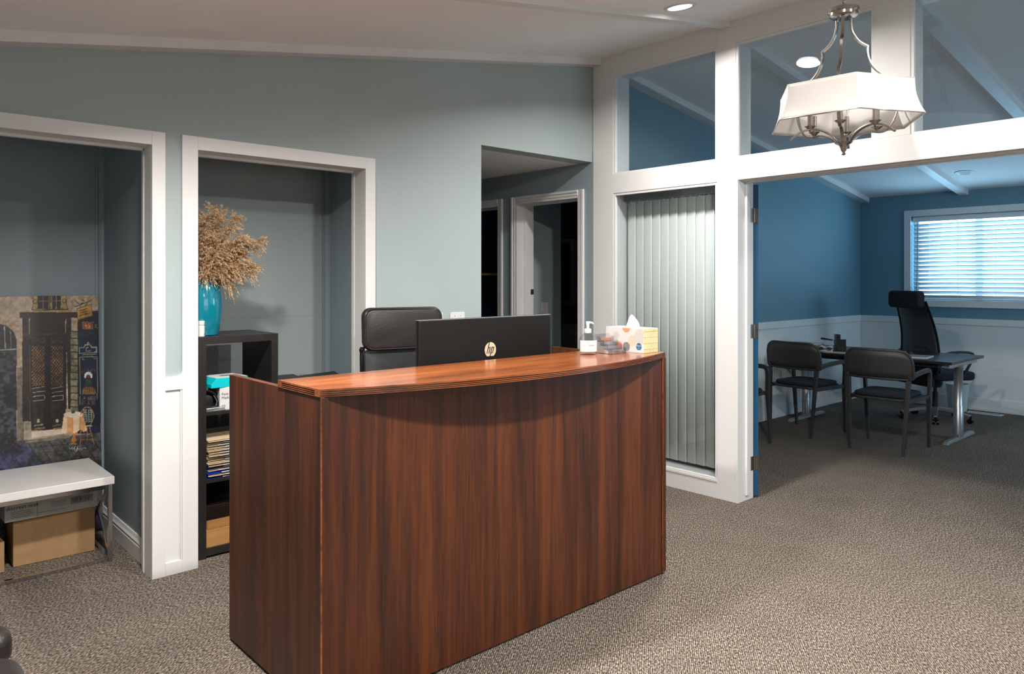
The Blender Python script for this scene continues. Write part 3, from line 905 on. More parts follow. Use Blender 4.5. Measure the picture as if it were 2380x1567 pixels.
# yellow woven end (faces the room) with a basket grid of strips
e = bx(-.0545, .0545, -.1168, -.116, .001, .115).build('woven_end_print', 'sand', t)
for k in range(4):
    z = .016 + k*.0285
    bx(-.0545, .0545, -.1174, -.1168, z, z+.0014).build('weave_line', 'sanddark', e)
mb = MB()
for r_ in range(5):
    for k in range(11):
        x = -.050 + k*.0097 + (r_ % 2)*.003
        z = .003 + r_*.0232
        if x < .052: mb.box(x, x+.0011, -.1173, -.1168, max(.001, z-.002), min(.115, z+.020))
mb.build('weave_line', 'sanddark', e)
def dot(yc, zc, r_, m, z_hi=.1155, y_lo=-.1155, name='printed_dot'):   # disc on the long side x = -.055, clipped to the face
    pts = []
    for k in range(33):
        a = 2*PI*k/32
        pts.append((min(.1165, max(y_lo, yc + r_*math.cos(a))), min(z_hi, max(.001, zc + r_*math.sin(a)))))
    return MB().prism(pts[:-1], 'x', -.0557, -.055).build(name, m, t)
dot(-.012, .118, .024, 'orange')
dot(.050, .078, .017, 'palegrey')
dot(.033, .028, .021, 'orange')
dot(-.096, .078, .036, 'palegrey')
# gridded dots
def gdot(yc, zc, r_, m, st=.0042):
    g = MB()
    k = -r_
    while k <= r_:
        h = math.sqrt(max(0, r_*r_-k*k))
        if h > .002:
            y_ = yc + k; z_ = zc + k
            ya, yb_ = max(-.115, yc-h), yc+h
            g.box(-.0556, -.055, y_-.0005, y_+.0005, max(.001, zc-h), min(.115, zc+h))
            if .001 < z_ < .115: g.box(-.0556, -.055, ya, yb_, z_-.0005, z_+.0005)
        k += st
    g.build('gridded_dot', m, t)
gdot(-.012, .026, .022, 'ink')
gdot(-.048, .055, .026, 'sand')
bl = dot(-.088, .030, .0165, 'labelblue', name='round_logo')
text_mesh('logo_lettering', 'Kleenex', .0095, 'whiteplastic', t, (-.0560, -.088, .034), (R(90), 0, R(-90)), shear=.2)
text_mesh('logo_lettering', '85', .0055, 'whiteplastic', t, (-.0560, -.088, .0225), (R(90), 0, R(-90)))
bx(-.012, .012, -.06, .06, .116, .1163).build('slot', 'greyink', t)
def tis(a, b):
    th = a*2*PI
    wv = 1 + .22*math.sin(3*th+1.2) + .10*math.sin(7*th)
    rx = .016*wv*(1-b)**.55 + .0008
    ry = .038*(1+.12*math.sin(5*th))*(1-b**1.5)**.8 + .0008
    return (rx*math.cos(th) + .004*math.sin(b*5), -.008 + ry*math.sin(th) + .004*b, .1165 + b*.062)
MB().grid(tis, 40, 12).build('tissue', 'tissue', t, smooth=60)

# ------------------------------------------------------------------ reception task chair
t = thing('leather_office_chair', 'high backed black leather office chair behind the reception desk', 'chair', (2.27, 3.28, 0), R(-14))
# the chair faces -y: back rest towards the wall
def padrest(w, z0, z1, yb, th, r=.05, lean=.06):
    def P(p, f):
        x, z = p
        return (x, yb + f*th + (z-z0)*lean + .10*(x*x) * -1.2, z)
    out = rrect(0, (z0+z1)/2, w, z1-z0, r, 6)
    inn = [(x*.93, (z-(z0+z1)/2)*.90+(z0+z1)/2) for x, z in out]
    n = len(out)
    rings = [[P(p, 1) for p in inn], [P(p, .75) for p in out], [P(p, .25) for p in out], [P(p, 0) for p in inn]]
    vs = sum(rings, [])
    fs = [tuple(reversed(range(n))), tuple(range(3*n, 4*n))]
    for i in range(3):
        for k in range(n):
            k2 = (k+1) % n
            fs.append((i*n+k, i*n+k2, (i+1)*n+k2, (i+1)*n+k))
    return MB().add(vs, fs)
padrest(.46, 1.03, 1.262, .16, .062, .05).build('head_pad', 'leather', t, smooth=50, bevel=.006, recalc=True)
sf_ = [(x*.965, 1.146 + (z-1.146)*.93) for x, z in rrect(0, 1.146, .46, .232, .05, 6)]
MB().tube([(x, .158+(z-1.03)*.06-.12*x*x, z) for x, z in sf_], .0028, 6, closed=True).build('piping', 'leather', t, smooth=True)
padrest(.45, .60, 1.035, .175, .022, .04).build('mesh_back', 'meshfab', t, smooth=50, recalc=True)
for s in (-1, 1):
    MB().tube([(s*.222, .185, .56), (s*.232, .176, .80), (s*.232, .184, 1.00), (s*.228, .192, 1.05)], .013, 10).build('back_frame', 'blackgloss', t, smooth=True)
    MB().sphere((s*.236, .182, 1.035), .014, 10).build('frame_cap', 'blackgloss', t, smooth=True)
    MB().tube([(s*.235, .12, .46), (s*.275, .10, .54), (s*.28, .06, .67), (s*.28, -.16, .69), (s*.275, -.22, .64), (s*.24, -.2, .47)], .014, 8, ).build('armrest', 'blackplastic', t, smooth=True)
MB().prism(rrect(0, -.05, .50, .48, .07), 'z', .44, .52).build('seat', 'leather', t, bevel=.02, seg=3, smooth=50)
def swivel_base(t, m='blackplastic', hub=.44, rad=.30, n=5, ph=0.3):
    MB().lathe([(.026, .10), (.026, .28), (.017, .285), (.017, hub)], 14).build('gas_lift', 'blackplastic', t, smooth=True)
    for k in range(n):
        a = ph + 2*PI*k/n
        ca, sa = math.cos(a), math.sin(a)
        leg = MB().tube([(.02*ca, .02*sa, .115), (.14*ca, .14*sa, .105), (rad*ca, rad*sa, .072)], [1.2, 1.0, .75], sq=(.022, .013)).build('base_leg', m, t, bevel=.003)
        c = MB()
        for s in (-1, 1):
            w = MB().lathe([(.012, -.010), (.026, -.009), (.026, .009), (.012, .010)], 16)
            w.xf(Matrix.Translation((rad*ca - s*sa*.017, rad*sa + s*ca*.017, .0265)) @ Matrix.Rotation(a, 4, 'Z') @ Matrix.Rotation(PI/2, 4, 'X'))
            c.add(w.v, w.f)
        c.box(rad*ca-.008, rad*ca+.008, rad*sa-.008, rad*sa+.008, .026, .075)
        c.build('caster', 'blackgloss', leg, smooth=True)
swivel_base(t)

# ------------------------------------------------------------------ open cube bookcase
t = thing('bookcase', 'narrow black brown open bookcase of three cubes in the right alcove', 'bookcase', (1.551, 4.028, 0))
X0, X1, Y0, Y1 = 1.341, 1.761, 3.833, 4.223
bx(X0, X0+.038, Y0, Y1, 0, 1.087).build('side_board', 'blackbrown', t, w=True, bevel=.001)
bx(X1-.038, X1, Y0, Y1, 0, 1.087).build('side_board', 'blackbrown', t, w=True, bevel=.001)
bx(X0, X1, Y0, Y1, 1.087, 1.125).build('top_board', 'blackbrown', t, w=True, bevel=.001)
bx(X0+.038, X1-.038, Y0, Y1, .012, .050).build('bottom_board', 'blackbrown', t, w=True)
bx(X0+.038, X1-.038, Y0+.001, Y1, .724, .740).build('shelf', 'blackbrown', t, w=True)
bx(X0+.038, X1-.038, Y0+.001, Y1, .380, .396).build('shelf', 'blackbrown', t, w=True)
for xx, yy in ((X0+.33, Y0+.34), (X1-.019, Y0+.05)):
    MB().lathe([(.007, 0), (.007, .0012)], 10, (xx, yy, 1.125)).build('screw_cover', 'ink', t, w=True)

# vase with pampas grass
vx, vy, vz = 1.408, 3.975, 1.125
t = thing('vase', 'tall glossy turquoise ceramic vase on top of the bookcase', 'vase', (vx, vy, vz))
vp = [(.070, 0), (.080, .003), (.086, .03), (.095, .09), (.100, .15), (.099, .195), (.092, .245), (.084, .278), (.082, .285), (.079, .286), (.077, .280), (.085, .245), (.092, .19), (.092, .12), (.080, .02), (.01, .012)]
MB().lathe(vp, 40, cap=False).build('vase_body', 'teal', t, smooth=60)
MB().lathe([(.001, .0), (.070, 0)], 40, cap=False).build('vase_foot', 'teal', t)
t = thing('pampas_bouquet', 'bushy bouquet of dried tan pampas plumes in the turquoise vase', 'dried plant', (vx, vy, vz+.03))
right = Vector((.7416, -.6708, 0)); fwd = Vector((.6708, .7416, 0)); upv = Vector((0, 0, 1))
# each plume: tip offset sideways (to the right seen from the room), in depth, and up, with droop
plumes = [(.10, .00, .62, .00, .050), (.04, .03, .64, .01, .05), (.02, -.02, .60, .02, .055), (.17, .02, .60, .04, .045), (.31, .00, .49, .10, .045),
          (.24, -.04, .50, .10, .05), (.27, .02, .36, .17, .048), (.20, -.04, .36, .14, .052), (.13, -.05, .35, .14, .05), (.02, -.05, .38, .12, .055), (.15, -.01, .46, .09, .055),
          (-.04, .0, .54, .05, .05), (-.07, -.05, .44, .10, .055), (-.06, -.06, .38, .12, .05), (-.05, -.07, .34, .12, .05), (.10, -.08, .42, .09, .06), (.15, -.02, .30, .15, .06), (.05, -.07, .33, .12, .05), (.20, .0, .42, .11, .06), (.06, -.04, .50, .06, .055), (.05, .07, .47, .06, .05), (-.04, -.05, .48, .06, .055)]
for i, (dr, dd, h, droop, rad) in enumerate(plumes):
    base = Vector((random.uniform(-.02, .02), random.uniform(-.02, .02), 0))
    tip = right*dr + fwd*dd + upv*h
    mid = right*(dr*.35) + fwd*(dd*.35) + upv*(h*.62 + droop*.9)
    b2 = upv*.22 + base*.6
    P = []
    n = 30
    for k in range(n+1):
        s = k/n
        a = base*(1-s)**3 + b2*(3*s*(1-s)**2) + mid*(3*s*s*(1-s)) + tip*(s**3) - upv*(droop*.25*s**4)
        P.append(a)
    st = MB().tube(P[::3], .0017, 5).build('stem', 'pampasstem', t)
    fl = MB()
    vs = []; fs = []
    for q in range(150):
        s = .36 + .64*rng.random()
        k = min(n-1, int(s*n)); f = s*n-k
        c = P[k].lerp(P[k+1], f)
        tg = (P[min(n, k+1)]-P[k]).normalized()
        prof = math.sin(PI*min(1, max(0, (s-.28)/.80)))**.5
        dv = Vector(rng.normal(size=3)); dv = (dv - tg*dv.dot(tg)).normalized()
        d = (tg*(.75+.5*rng.random()) + dv*(.55+.5*rng.random())).normalized()
        ln = (.045 + .055*rng.random())*prof*(rad/.05) + .012
        sag = .25 + .6*rng.random()
        NS = 42
        for j in range(NS):
            w = (j+rng.random())/NS
            pnt = c + d*(ln*w) - upv*(ln*sag*w*w*.8)
            dr_ = (d - upv*(sag*1.4*w) + Vector(rng.normal(size=3))*.55).normalized()
            bl = (.007 + .011*rng.random())*(1-.35*w)
            e = pnt + dr_*bl
            wv = Vector(rng.normal(size=3)).normalized()*(.0013+.0012*rng.random())
            m_ = pnt.lerp(e, .5)
            b0 = len(vs)
            vs += [pnt, m_+wv, e, m_-wv]
            fs += [(b0, b0+1, b0+2, b0+3)]
    fl.add(vs, fs)
    o = fl.build('plume', 'pampas', st)
# pill bottle
t = thing('pill_bottle', 'small white pill bottle with blue label beside the vase', 'bottle', (1.335+.030, 3.868, 1.125), R(20))
MB().lathe([(.016, 0), (.0178, .002), (.0178, .050), (.0165, .056), (.013, .059)], 20).build('bottle_body', 'whiteplastic', t, smooth=True)
MB().lathe([(.0168, .060), (.0172, .062), (.0172, .078), (.0155, .081)], 20).build('cap', 'whiteplastic', t, smooth=True)
def pl(z0, z1, a0, a1):
    return lambda a, b: (.0181*math.cos(R(a0)+a*R(a1-a0)), .0181*math.sin(R(a0)+a*R(a1-a0)), z0+b*(z1-z0))
MB().grid(pl(.006, .015, -70, -20), 6, 1).build('blue_label', 'blue', t, smooth=True)
MB().grid(pl(.036, .043, -60, -10), 6, 1).build('orange_label', 'orange', t, smooth=True)

# things in the top cube
sh = .740
t = thing('mask_box', 'white upright face mask carton on the top shelf of the bookcase', 'box', (1.505, 3.955, sh), R(-2))
bx(-.045, .090, -.095, .085, 0, .118).build('carton', 'paper', t, bevel=.001)
text_mesh('lettering', 'Face', .019, 'ink', t, (-.018, -.0957, .082), (R(90), 0, 0))
text_mesh('lettering', 'Mask', .019, 'ink', t, (-.016, -.0957, .062), (R(90), 0, 0))
text_mesh('lettering', '50', .019, 'ink', t, (-.026, -.0957, .018), (R(90), 0, 0))
text_mesh('lettering', 'Medical', .011, 'greyink', t, (-.055, .0, .075), (R(90), 0, R(-90)))
bpy.data.objects.remove(t.children[-1])
t = thing('tissue_carton', 'turquoise and white tissue carton lying on the mask box', 'box', (1.50, 3.945, sh+.118), R(6))
MB().prism([(-.10, 0), (.10, 0), (.10, .048), (-.070, .048), (-.10, .018)], 'y', -.085, .085).build('carton', 'tealcard', t, bevel=.001)
bx(-.066, .096, -.080, .080, .048, .0486).build('white_top', 'paper', t)
MB().prism(rrect(.02, 0, .07, .025, .012), 'z', .0486, .049).build('opening', 'ink', t)
text_mesh('lettering', 'FACIAL', .012, 'paper', t, (.055, -.0857, .028), (R(90), 0, 0))
text_mesh('lettering', 'TISSUES', .009, 'paper', t, (.055, -.0857, .014), (R(90), 0, 0))
t = thing('black_headset_case', 'rounded glossy black device in the top cube of the bookcase', 'device', (1.400, 3.912, sh+.020), R(8))
def dome(a, b):
    th = a*PI
    return (-.02 + .062*math.cos(th), -.05 + b*.10, .088*math.sin(th)**.8)
MB().grid(dome, 22, 4).build('shell', 'blackgloss', t, smooth=True, solid=.012)
MB().lathe([(.030, 0), (.030, .004), (.024, .006)], 24).xf(Matrix.Translation((-.018, -.055, .036)) @ Matrix.Rotation(PI/2, 4, 'X')).build('dial', 'blackplastic', t, smooth=True)
MB().tube([(.028, -.058, .006), (.034, -.06, .030), (.016, -.06, .060)], .002, 6).build('cable', 'silver', t, smooth=True)
t = thing('silver_tray', 'small silver tray under the glossy black device in the bookcase', 'tray', (1.410, 3.905, sh))
MB().hexa([(-.028, -.065, 0), (.075, -.065, 0), (.075, .06, 0), (-.028, .06, 0)], [(-.030, -.067, .020), (.062, -.062, .020), (.062, .058, .020), (-.030, .06, .020)]).build('tray_body', 'silver', t, bevel=.004)
# pen cup with glasses
t = thing('pen_cup', 'black wire pen cup crowded with clips and pens in the top cube', 'cup', (1.655, 3.92, sh))
MB().lathe([(.034, 0), (.036, .09), (.0345, .09), (.0325, .004)], 18, cap=False).build('cup_wall', 'blackplastic', t, smooth=True)
MB().lathe([(.001, .002), (.034, .002)], 18, cap=False).build('cup_floor', 'blackplastic', t)
for k, (dx, dy, ln, m) in enumerate(((.05, -.01, .132, 'silver'), (-.04, .02, .130, 'blackplastic'), (.01, -.03, .125, 'silver'), (.03, .03, .12, 'chrome'), (-.02, -.02, .128, 'pampas'))):
    pn = MB().tube([(0, 0, .006), (dx*.55, dy*.55, ln)], .0038, 8)
    tag(pn.build('pen', m, w=False), ['silver pen leaning right in the wire pen cup', 'black pen leaning left in the wire pen cup', 'silver pen at the front of the wire pen cup', 'bright chrome pen at the back of the wire pen cup', 'tan pencil in the wire pen cup'][k], 'pen').location = (1.655, 3.92, sh)
pn = MB().tube([(-.075, -.035, .117), (-.035, -.032, .110), (.0, -.028, .108)], [.0065, .005, .005], 8)
o = tag(pn.build('marker', 'blue'), 'bright blue marker lying across the pen cup rim', 'pen'); o.location = (1.655, 3.92, sh-.008)

# folders lying in the middle cube
fz = .396
frng = random.Random(3)
for k in range(16):
    blue = k in (0, 2, 4)
    th = .0030
    nm = 'file_folder'
    x_off = frng.uniform(0, .012); y_off = frng.uniform(0, .02)
    order = ['bottom', 'second', 'third', 'fourth', 'fifth', 'sixth', 'seventh', 'eighth', 'ninth', 'tenth', 'eleventh', 'twelfth', 'thirteenth', 'fourteenth', 'fifteenth', 'topmost']
    lab = ('bottom blue file folder of the stack in the bookcase' if k == 0 else 'second blue file folder from the bottom of the bookcase stack' if k == 2 else 'uppermost blue file folder in the bookcase stack') if blue else \
          ('topmost manila file folder of the stack in the bookcase' if k == 15 else 'manila folder lying %s from the bottom in the bookcase stack' % order[k])
    o = thing(nm, lab, 'folder', (1.551, 4.02, fz + .001), 0, 'blue folders in the bookcase' if blue else 'manila folders in the bookcase')
    m = 'bluecard' if blue else 'cream'
    bx(-.165+x_off, .160, -.180+y_off, .170, 0, .0018).build('lower_flap', m, o)
    tl = .010 + frng.uniform(0, .004)
    MB().hexa([(-.165+x_off, -.172+y_off, .0055), (.160, -.172+y_off, .0055), (.160, .170, .0022), (-.165+x_off, .170, .0022)],
              [(-.165+x_off, -.172+y_off, .0068), (.160, -.172+y_off, .0068), (.160, .170, .0034), (-.165+x_off, .170, .0034)]).build('upper_flap', m, o)
    tx = -.115 + frng.uniform(0, .05)
    bx(tx, tx+.11, -.186+y_off, -.178+y_off, .0016, .0040).build('tab', 'paper', o)
    bx(-.15, .15, -.150, .160, .0019, .0030).build('sheets', 'paper', o)
    fz += .0125
# boxes in the bottom cube
t = thing('wooden_crate', 'open light wooden box in the bottom cube of the bookcase', 'box', (1.551, 3.93, .050))
for b in ((-.168, .168, -.085, -.073, 0, .085), (-.168, .168, .073, .085, 0, .085), (-.168, -.156, -.073, .073, 0, .085), (.156, .168, -.073, .073, 0, .085)):
    bx(*b).build('side_slat', 'oak', t, bevel=.001)
bx(-.156, .156, -.073, .073, 0, .008).build('base', 'oak', t)
t = thing('dark_wood_box', 'dark stained wooden box behind the light crate in the bottom cube', 'box', (1.551, 4.11, .050))
bx(-.165, .165, -.075, .085, 0, .14).build('body', 'darkwood', t, bevel=.002)
bx(-.168, .168, -.078, .088, .14, .155).build('lid', 'darkwood', t, bevel=.002)

# ------------------------------------------------------------------ black printer on a cabinet behind the desk
t = thing('printer_cabinet', 'low black cabinet in the right alcove under the black printer', 'cabinet', (2.06, 4.18, 0))
bx(-.24, .27, -.20, .22, 0, .62).build('carcass', 'blackbrown', t, bevel=.002)
bx(-.235, .265, -.206, -.200, .02, .60).build('door', 'blackbrown', t, bevel=.001)
t = thing('printer', 'flat black printer with its lid and paper tray raised, behind the desk', 'printer', (2.06, 4.16, .62), R(-3))
bx(-.22, .22, -.17, .18, 0, .165).build('body', 'blackplastic', t, bevel=.012)
MB().hexa([(-.21, -.16, .165), (.02, -.16, .165), (.02, .17, .165), (-.21, .17, .165)], [(-.205, -.15, .200), (.005, -.15, .200), (.015, .16, .212), (-.20, .16, .212)]).build('scanner_lid', 'blackplastic', t, bevel=.006)
MB().hexa([(.02, -.16, .178), (.19, -.14, .205), (.27, .12, .205), (.05, .16, .190)], [(.02, -.16, .186), (.19, -.14, .213), (.27, .12, .213), (.05, .16, .198)]).build('paper_tray', 'blackplastic', t, bevel=.002)
bx(-.19, -.06, -.10, -.07, .2005, .207).build('control_strip', 'silver', t)

# ------------------------------------------------------------------ wall plates
def plate(name, label, x, z, w, h, y=YA0, toggles=1):
    t = thing(name, label, 'switch', (x, y, z))
    MB().prism(rrect(0, 0, w, h, .006), 'y', -.006, 0).build('cover_plate', 'whiteplastic', t, bevel=.0015, recalc=True)
    for k in range(toggles):
        xx = (k-(toggles-1)/2)*.046
        bx(xx-.0035, xx+.0035, -.014, -.006, -.010, .010).build('toggle', 'whiteplastic', t, bevel=.001)
        for s in (-1, 1):
            MB().lathe([(.0028, 0), (.0028, .0012)], 8).xf(Matrix.Translation((xx, -.0062, s*.032)) @ Matrix.Rotation(PI/2, 4, 'X')).build('screw', 'steel', t)
    return t
plate('switch_plate', 'white double light switch plate on the blue wall above the monitor', 2.920, 1.150, .116, .114, toggles=2)
plate('switch_plate', 'white single switch plate right beside the leather chair back', 2.768, 1.150, .072, .114)
t = plate('switch_plate', 'white light switch plate seen through the hallway doorway', 4.69, 1.150, .078, .114, y=4.75, toggles=2)

# framed picture in the side room
t = thing('picture_frame', 'pale framed dark picture on the far wall beyond the hallway door', 'picture', (6.198, 6.00, 1.5))
h2, w2 = .375, .205
for b in ((-.02, 0, -w2, -w2+.05, -h2, h2), (-.02, 0, w2-.05, w2, -h2, h2), (-.02, 0, -w2+.05, w2-.05, h2-.05, h2), (-.02, 0, -w2+.05, w2-.05, -h2, -h2+.05)):
    bx(*b).build('frame_bar', 'palegrey', t, bevel=.004)
bx(-.008, 0, -w2+.05, w2-.05, -h2+.05, h2-.05).build('picture_panel', 'ink', t)

# ------------------------------------------------------------------ downlight fixtures
def fixture(x, y, zf, lit, label, name='recessed_light', tilt=-TILT):
    t = thing(name, label, 'ceiling light', (x, y, zf(x)))
    t.rotation_euler = (0, tilt, 0)
    MB().lathe([(.066, -.003), (.074, -.0075), (.088, -.006), (.092, -.001), (.092, .002), (.066, .002)], 36, cap=False).build('trim_ring', 'whiteplastic', t, smooth=50)
    if lit:
        MB().lathe([(.0665, -.004), (.0665, .000)], 32).build('diffuser', 'lens', t)
    else:
        MB().lathe([(.066, -.003), (.060, .0), (.050, .001)], 32, cap=False).build('reflector', 'whiteplastic', t, smooth=True)
        MB().lathe([(.052, -.001), (.052, .001)], 32).build('unlit_lamp', 'offlens', t)
    return t
labs = ['lit round recessed light in the ceiling beside the white beam end', 'lit recessed light in the ceiling above the left alcove', 'lit recessed light in the ceiling in front of the desk',
        'added recessed fill light in the unseen ceiling near the doorway side', 'added recessed fill light in the ceiling behind the viewpoint on the left', 'added recessed fill light in the ceiling behind the viewpoint on the right']
for i, (lx, ly, pw) in enumerate(DOWNLIGHTS):
    fixture(lx, ly, ceil_z, True, labs[i])
fixture(8.42, 2.50, office_z, False, 'unlit round recessed light in the pale blue office ceiling', tilt=math.atan(OSL))
# ================================================================== chandelier
CX, CY, CZ = 3.64, 1.608, 2.026
t = thing('chandelier', 'hexagonal white shade chandelier with brushed nickel arms hanging from a chain', 'chandelier', (CX, CY, CZ))
def Z(z): return z - CZ
def polar(a, prof): return [(r*math.cos(a), r*math.sin(a), Z(z)) for r, z in prof]
def smoothpath(P, k=4):
    out = []
    P = [Vector(p) for p in P]
    for i in range(len(P)-1):
        p0 = P[max(0, i-1)]; p1 = P[i]; p2 = P[i+1]; p3 = P[min(len(P)-1, i+2)]
        for j in range(k):
            s = j/k
            out.append(.5*((2*p1) + (p2-p0)*s + (2*p0-5*p1+4*p2-p3)*s*s + (-p0+3*p1-3*p2+p3)*s**3))
    out.append(P[-1]); return out
HV = [R(33.5 + 60*k) for k in range(6)]
nsd = 10
vs = []; fs = []
for j in range(nsd+1):
    b = j/nsd
    rr = .315 + .047*(1-b)**2.3
    if b > .93: rr += .0
    for k in range(6):
        vs.append((rr*math.cos(HV[k]), rr*math.sin(HV[k]), Z(2.175) + b*.172))
for j in range(nsd):
    for k in range(6):
        fs.append((j*6+k, j*6+(k+1) % 6, (j+1)*6+(k+1) % 6, (j+1)*6+k))
sh_ = MB().add(vs, fs).build('shade', 'shade', t, solid=.0022, smooth=30)
for z, rr, nm in ((2.1755, .3625, 'lower_trim'), (2.345, .3155, 'upper_trim')):
    MB().tube([(rr*math.cos(a), rr*math.sin(a), Z(z)) for a in HV], .0028, 6, closed=True).build(nm, 'shade' if nm[0] == 'u' else 'nickel', sh_, smooth=60)
for k in range(6):
    MB().tube([((.3165 + .047*(1-b/10)**2.3)*math.cos(HV[k]), (.3165 + .047*(1-b/10)**2.3)*math.sin(HV[k]), Z(2.175)+b*.0172) for b in range(11)], .0022, 5).build('corner_seam', 'shade', sh_, smooth=60)
ARM = [R(-41), R(79), R(199)]
CUR = [R(19), R(139), R(259)]
up1 = smoothpath([(.036, 0, 2.700), (.037, 0, 2.665), (.045, 0, 2.625), (.075, 0, 2.582), (.122, 0, 2.556)])
up2 = smoothpath([(.118, 0, 2.558), (.117, 0, 2.525), (.128, 0, 2.485), (.155, 0, 2.448), (.200, 0, 2.415), (.250, 0, 2.384), (.264, 0, 2.345), (.266, 0, 2.285), (.258, 0, 2.225), (.230, 0, 2.165), (.19, 0, 2.138), (.13, 0, 2.140), (.075, 0, 2.118), (.030, 0, 2.082)])
dn = smoothpath([(.028, 0, 2.080), (.060, 0, 2.118), (.105, 0, 2.143), (.160, 0, 2.150), (.215, 0, 2.132), (.262, 0, 2.098)])
def spin(pts, a): return [(p[0]*math.cos(a), p[0]*math.sin(a), Z(p[2])) for p in pts]
for a in ARM:
    arm = MB().tube(spin(up1, a), 1, sq=(.0078, .0042), up=(math.cos(a), math.sin(a), 0)).tube(spin(up2, a), 1, sq=(.0078, .0042), up=(math.cos(a), math.sin(a), 0))
    arm.build('arm', 'nickel', t, bevel=.0015)
for a in CUR:
    MB().tube(spin(dn, a), 1, sq=(.0075, .0045), up=(0, 0, 1)).build('scroll_arm', 'nickel', t, bevel=.0015)
MB().lathe([(.001, 2.740-CZ), (.062, 2.742-CZ), (.071, 2.738-CZ), (.073, 2.722-CZ), (.067, 2.717-CZ), (.065, 2.704-CZ), (.055, 2.696-CZ), (.001, 2.696-CZ)], 36, cap=False).build('top_plate', 'nickel', t, smooth=40)
MB().lathe([(.012, 2.690-CZ), (.012, 2.698-CZ)], 16).build('collar', 'nickel', t)
MB().tube([(.0145*math.cos(2*PI*k/16), 0, Z(2.754)+.0145*math.sin(2*PI*k/16)) for k in range(16)], .0026, 6, closed=True).build('loop', 'nickel', t, smooth=True)
ztop = ceil_z(CX)
z = 2.778
i = 0
while z < ztop-.05:
    pts = []
    for k in range(14):
        a = 2*PI*k/14
        x = .0065*math.cos(a); zz = .013*math.sin(a)
        pts.append((x, 0, zz) if i % 2 else (0, x, zz))
    MB().tube([(p[0], p[1], Z(z)+p[2]) for p in pts], .0017, 5, closed=True).build('chain_link', 'nickel', t, smooth=True)
    z += .0205; i += 1
MB().lathe([(.004, z-.012-CZ), (.010, z-.005-CZ), (.035, z+.006-CZ), (.058, z+.020-CZ), (.060, ztop+.012-CZ)], 28, cap=False).build('ceiling_canopy', 'nickel', t, smooth=40)
MB().lathe([(.001, -.003), (.009, .0), (.0105, .004), (.006, .012), (.009, .017), (.0125, .020), (.016, .034), (.022, .046), (.038, .055), (.041, .058), (.038, .061), (.001, .063)], 28, cap=False).build('hub', 'nickel', t, smooth=40)
for a in ARM + CUR:
    px, py = .165*math.cos(a), .165*math.sin(a)
    zc = 2.152
    c = MB().lathe([(.006, -.014), (.008, -.006), (.014, 0), (.025, .008), (.027, .011), (.010, .011), (.001, .012)], 20, (px, py, Z(zc)), cap=False).build('candle_cup', 'nickel', t, smooth=40)
    MB().lathe([(.0115, .010), (.0115, .092)], 16, (px, py, Z(zc))).build('candle_sleeve', 'nickel', c, smooth=True)
    MB().lathe([(.006, .092), (.007, .10), (.0145, .118), (.013, .135), (.006, .152), (.001, .160)], 14, (px, py, Z(zc)), cap=False).build('bulb', 'clear', c, smooth=True)
    MB().tube([(px, py, Z(zc)+.10), (px+.002, py, Z(zc)+.125), (px-.002, py, Z(zc)+.128), (px, py, Z(zc)+.105)], .0009, 4).build('filament', 'yellow', c)

# ================================================================== left alcove: bench, boxes, painting
t = thing('white_bench_table', 'low white topped table on a chrome X frame in the left alcove', 'table', (.40, 4.37, 0))
TX0, TX1, TY0, TY1, TZ = -.22, 1.028, 4.120, 4.640, .425
bx(TX0, TX1, TY0, TY1, TZ-.038, TZ).build('table_top', 'bench', t, w=True, bevel=.002)
lw = .019
for xx in (TX0+.008, TX1-.008-lw):
    for yy in (TY0+.006, TY1-.006-lw):
        bx(xx, xx+lw, yy, yy+lw, 0, TZ-.038).build('leg', 'chrome', t, w=True, bevel=.001)
    bx(xx, xx+lw, TY0+.025, TY1-.025, 0, lw).build('foot_rail', 'chrome', t, w=True, bevel=.001)
    bx(xx, xx+lw, TY0+.025, TY1-.025, TZ-.038-lw, TZ-.038).build('top_rail', 'chrome', t, w=True, bevel=.001)
    for s in (0, 1):
        za, zb = (lw, TZ-.038-lw) if s else (TZ-.038-lw, lw)
        ya, yb = TY0+.028, TY1-.028
        MB().tube([(xx+lw*.5 + (.004 if s else -.004), ya, za), (xx+lw*.5 + (.004 if s else -.004), yb, zb)], 1, sq=(.004, .010)).build('cross_brace', 'chrome', t, w=True)
bx(TX0+.03, TX1-.03, TY0+.006, TY0+.006+lw, 0, lw).build('front_rail', 'chrome', t, w=True, bevel=.001)
bx(TX0+.03, TX1-.03, TY1-.006-lw, TY1-.006, 0, lw).build('front_rail', 'chrome', t, w=True, bevel=.001)
bx(TX0+.03, TX1-.03, TY0+.010, TY0+.022, TZ-.060, TZ-.038).build('apron_rail', 'chrome', t, w=True)

t = thing('cardboard_box', 'plain brown cardboard box under the white table', 'box', (.812, 4.45, 0), R(-1.5))
bx(-.178, .180, -.105, .13, .001, .236).build('carton', 'card', t, bevel=.003)
bx(-.176, .178, -.1056, -.105, .150, .1507).build('crease', 'darkwood', t)
bpy.data.objects.remove(t.children[-1])
bx(-.178, .180, .005, .035, .236, .2366).build('tape', 'cream', t)
t = thing('cardboard_box', 'small brown carton at the left picture edge under the white table', 'box', (.42, 4.40, 0), R(4))
bx(-.16, .165, -.10, .13, .001, .150).build('carton', 'card', t, bevel=.003)
bx(-.158, .163, -.1008, -.10, .104, .1058).build('seam', 'card', t)
t = thing('flat_carton', 'flat grey printed carton lying on top of the brown box', 'box', (.78, 4.44, .2368), R(1.0))
bx(-.190, .215, -.125, .15, 0, .088).build('carton', 'greycard', t, bevel=.002)
fy = -.1256
text_mesh('lettering', 'discreet seat', .026, 'ink', t, (-.118, fy, .065), (R(90), 0, 0), ext=.0003)
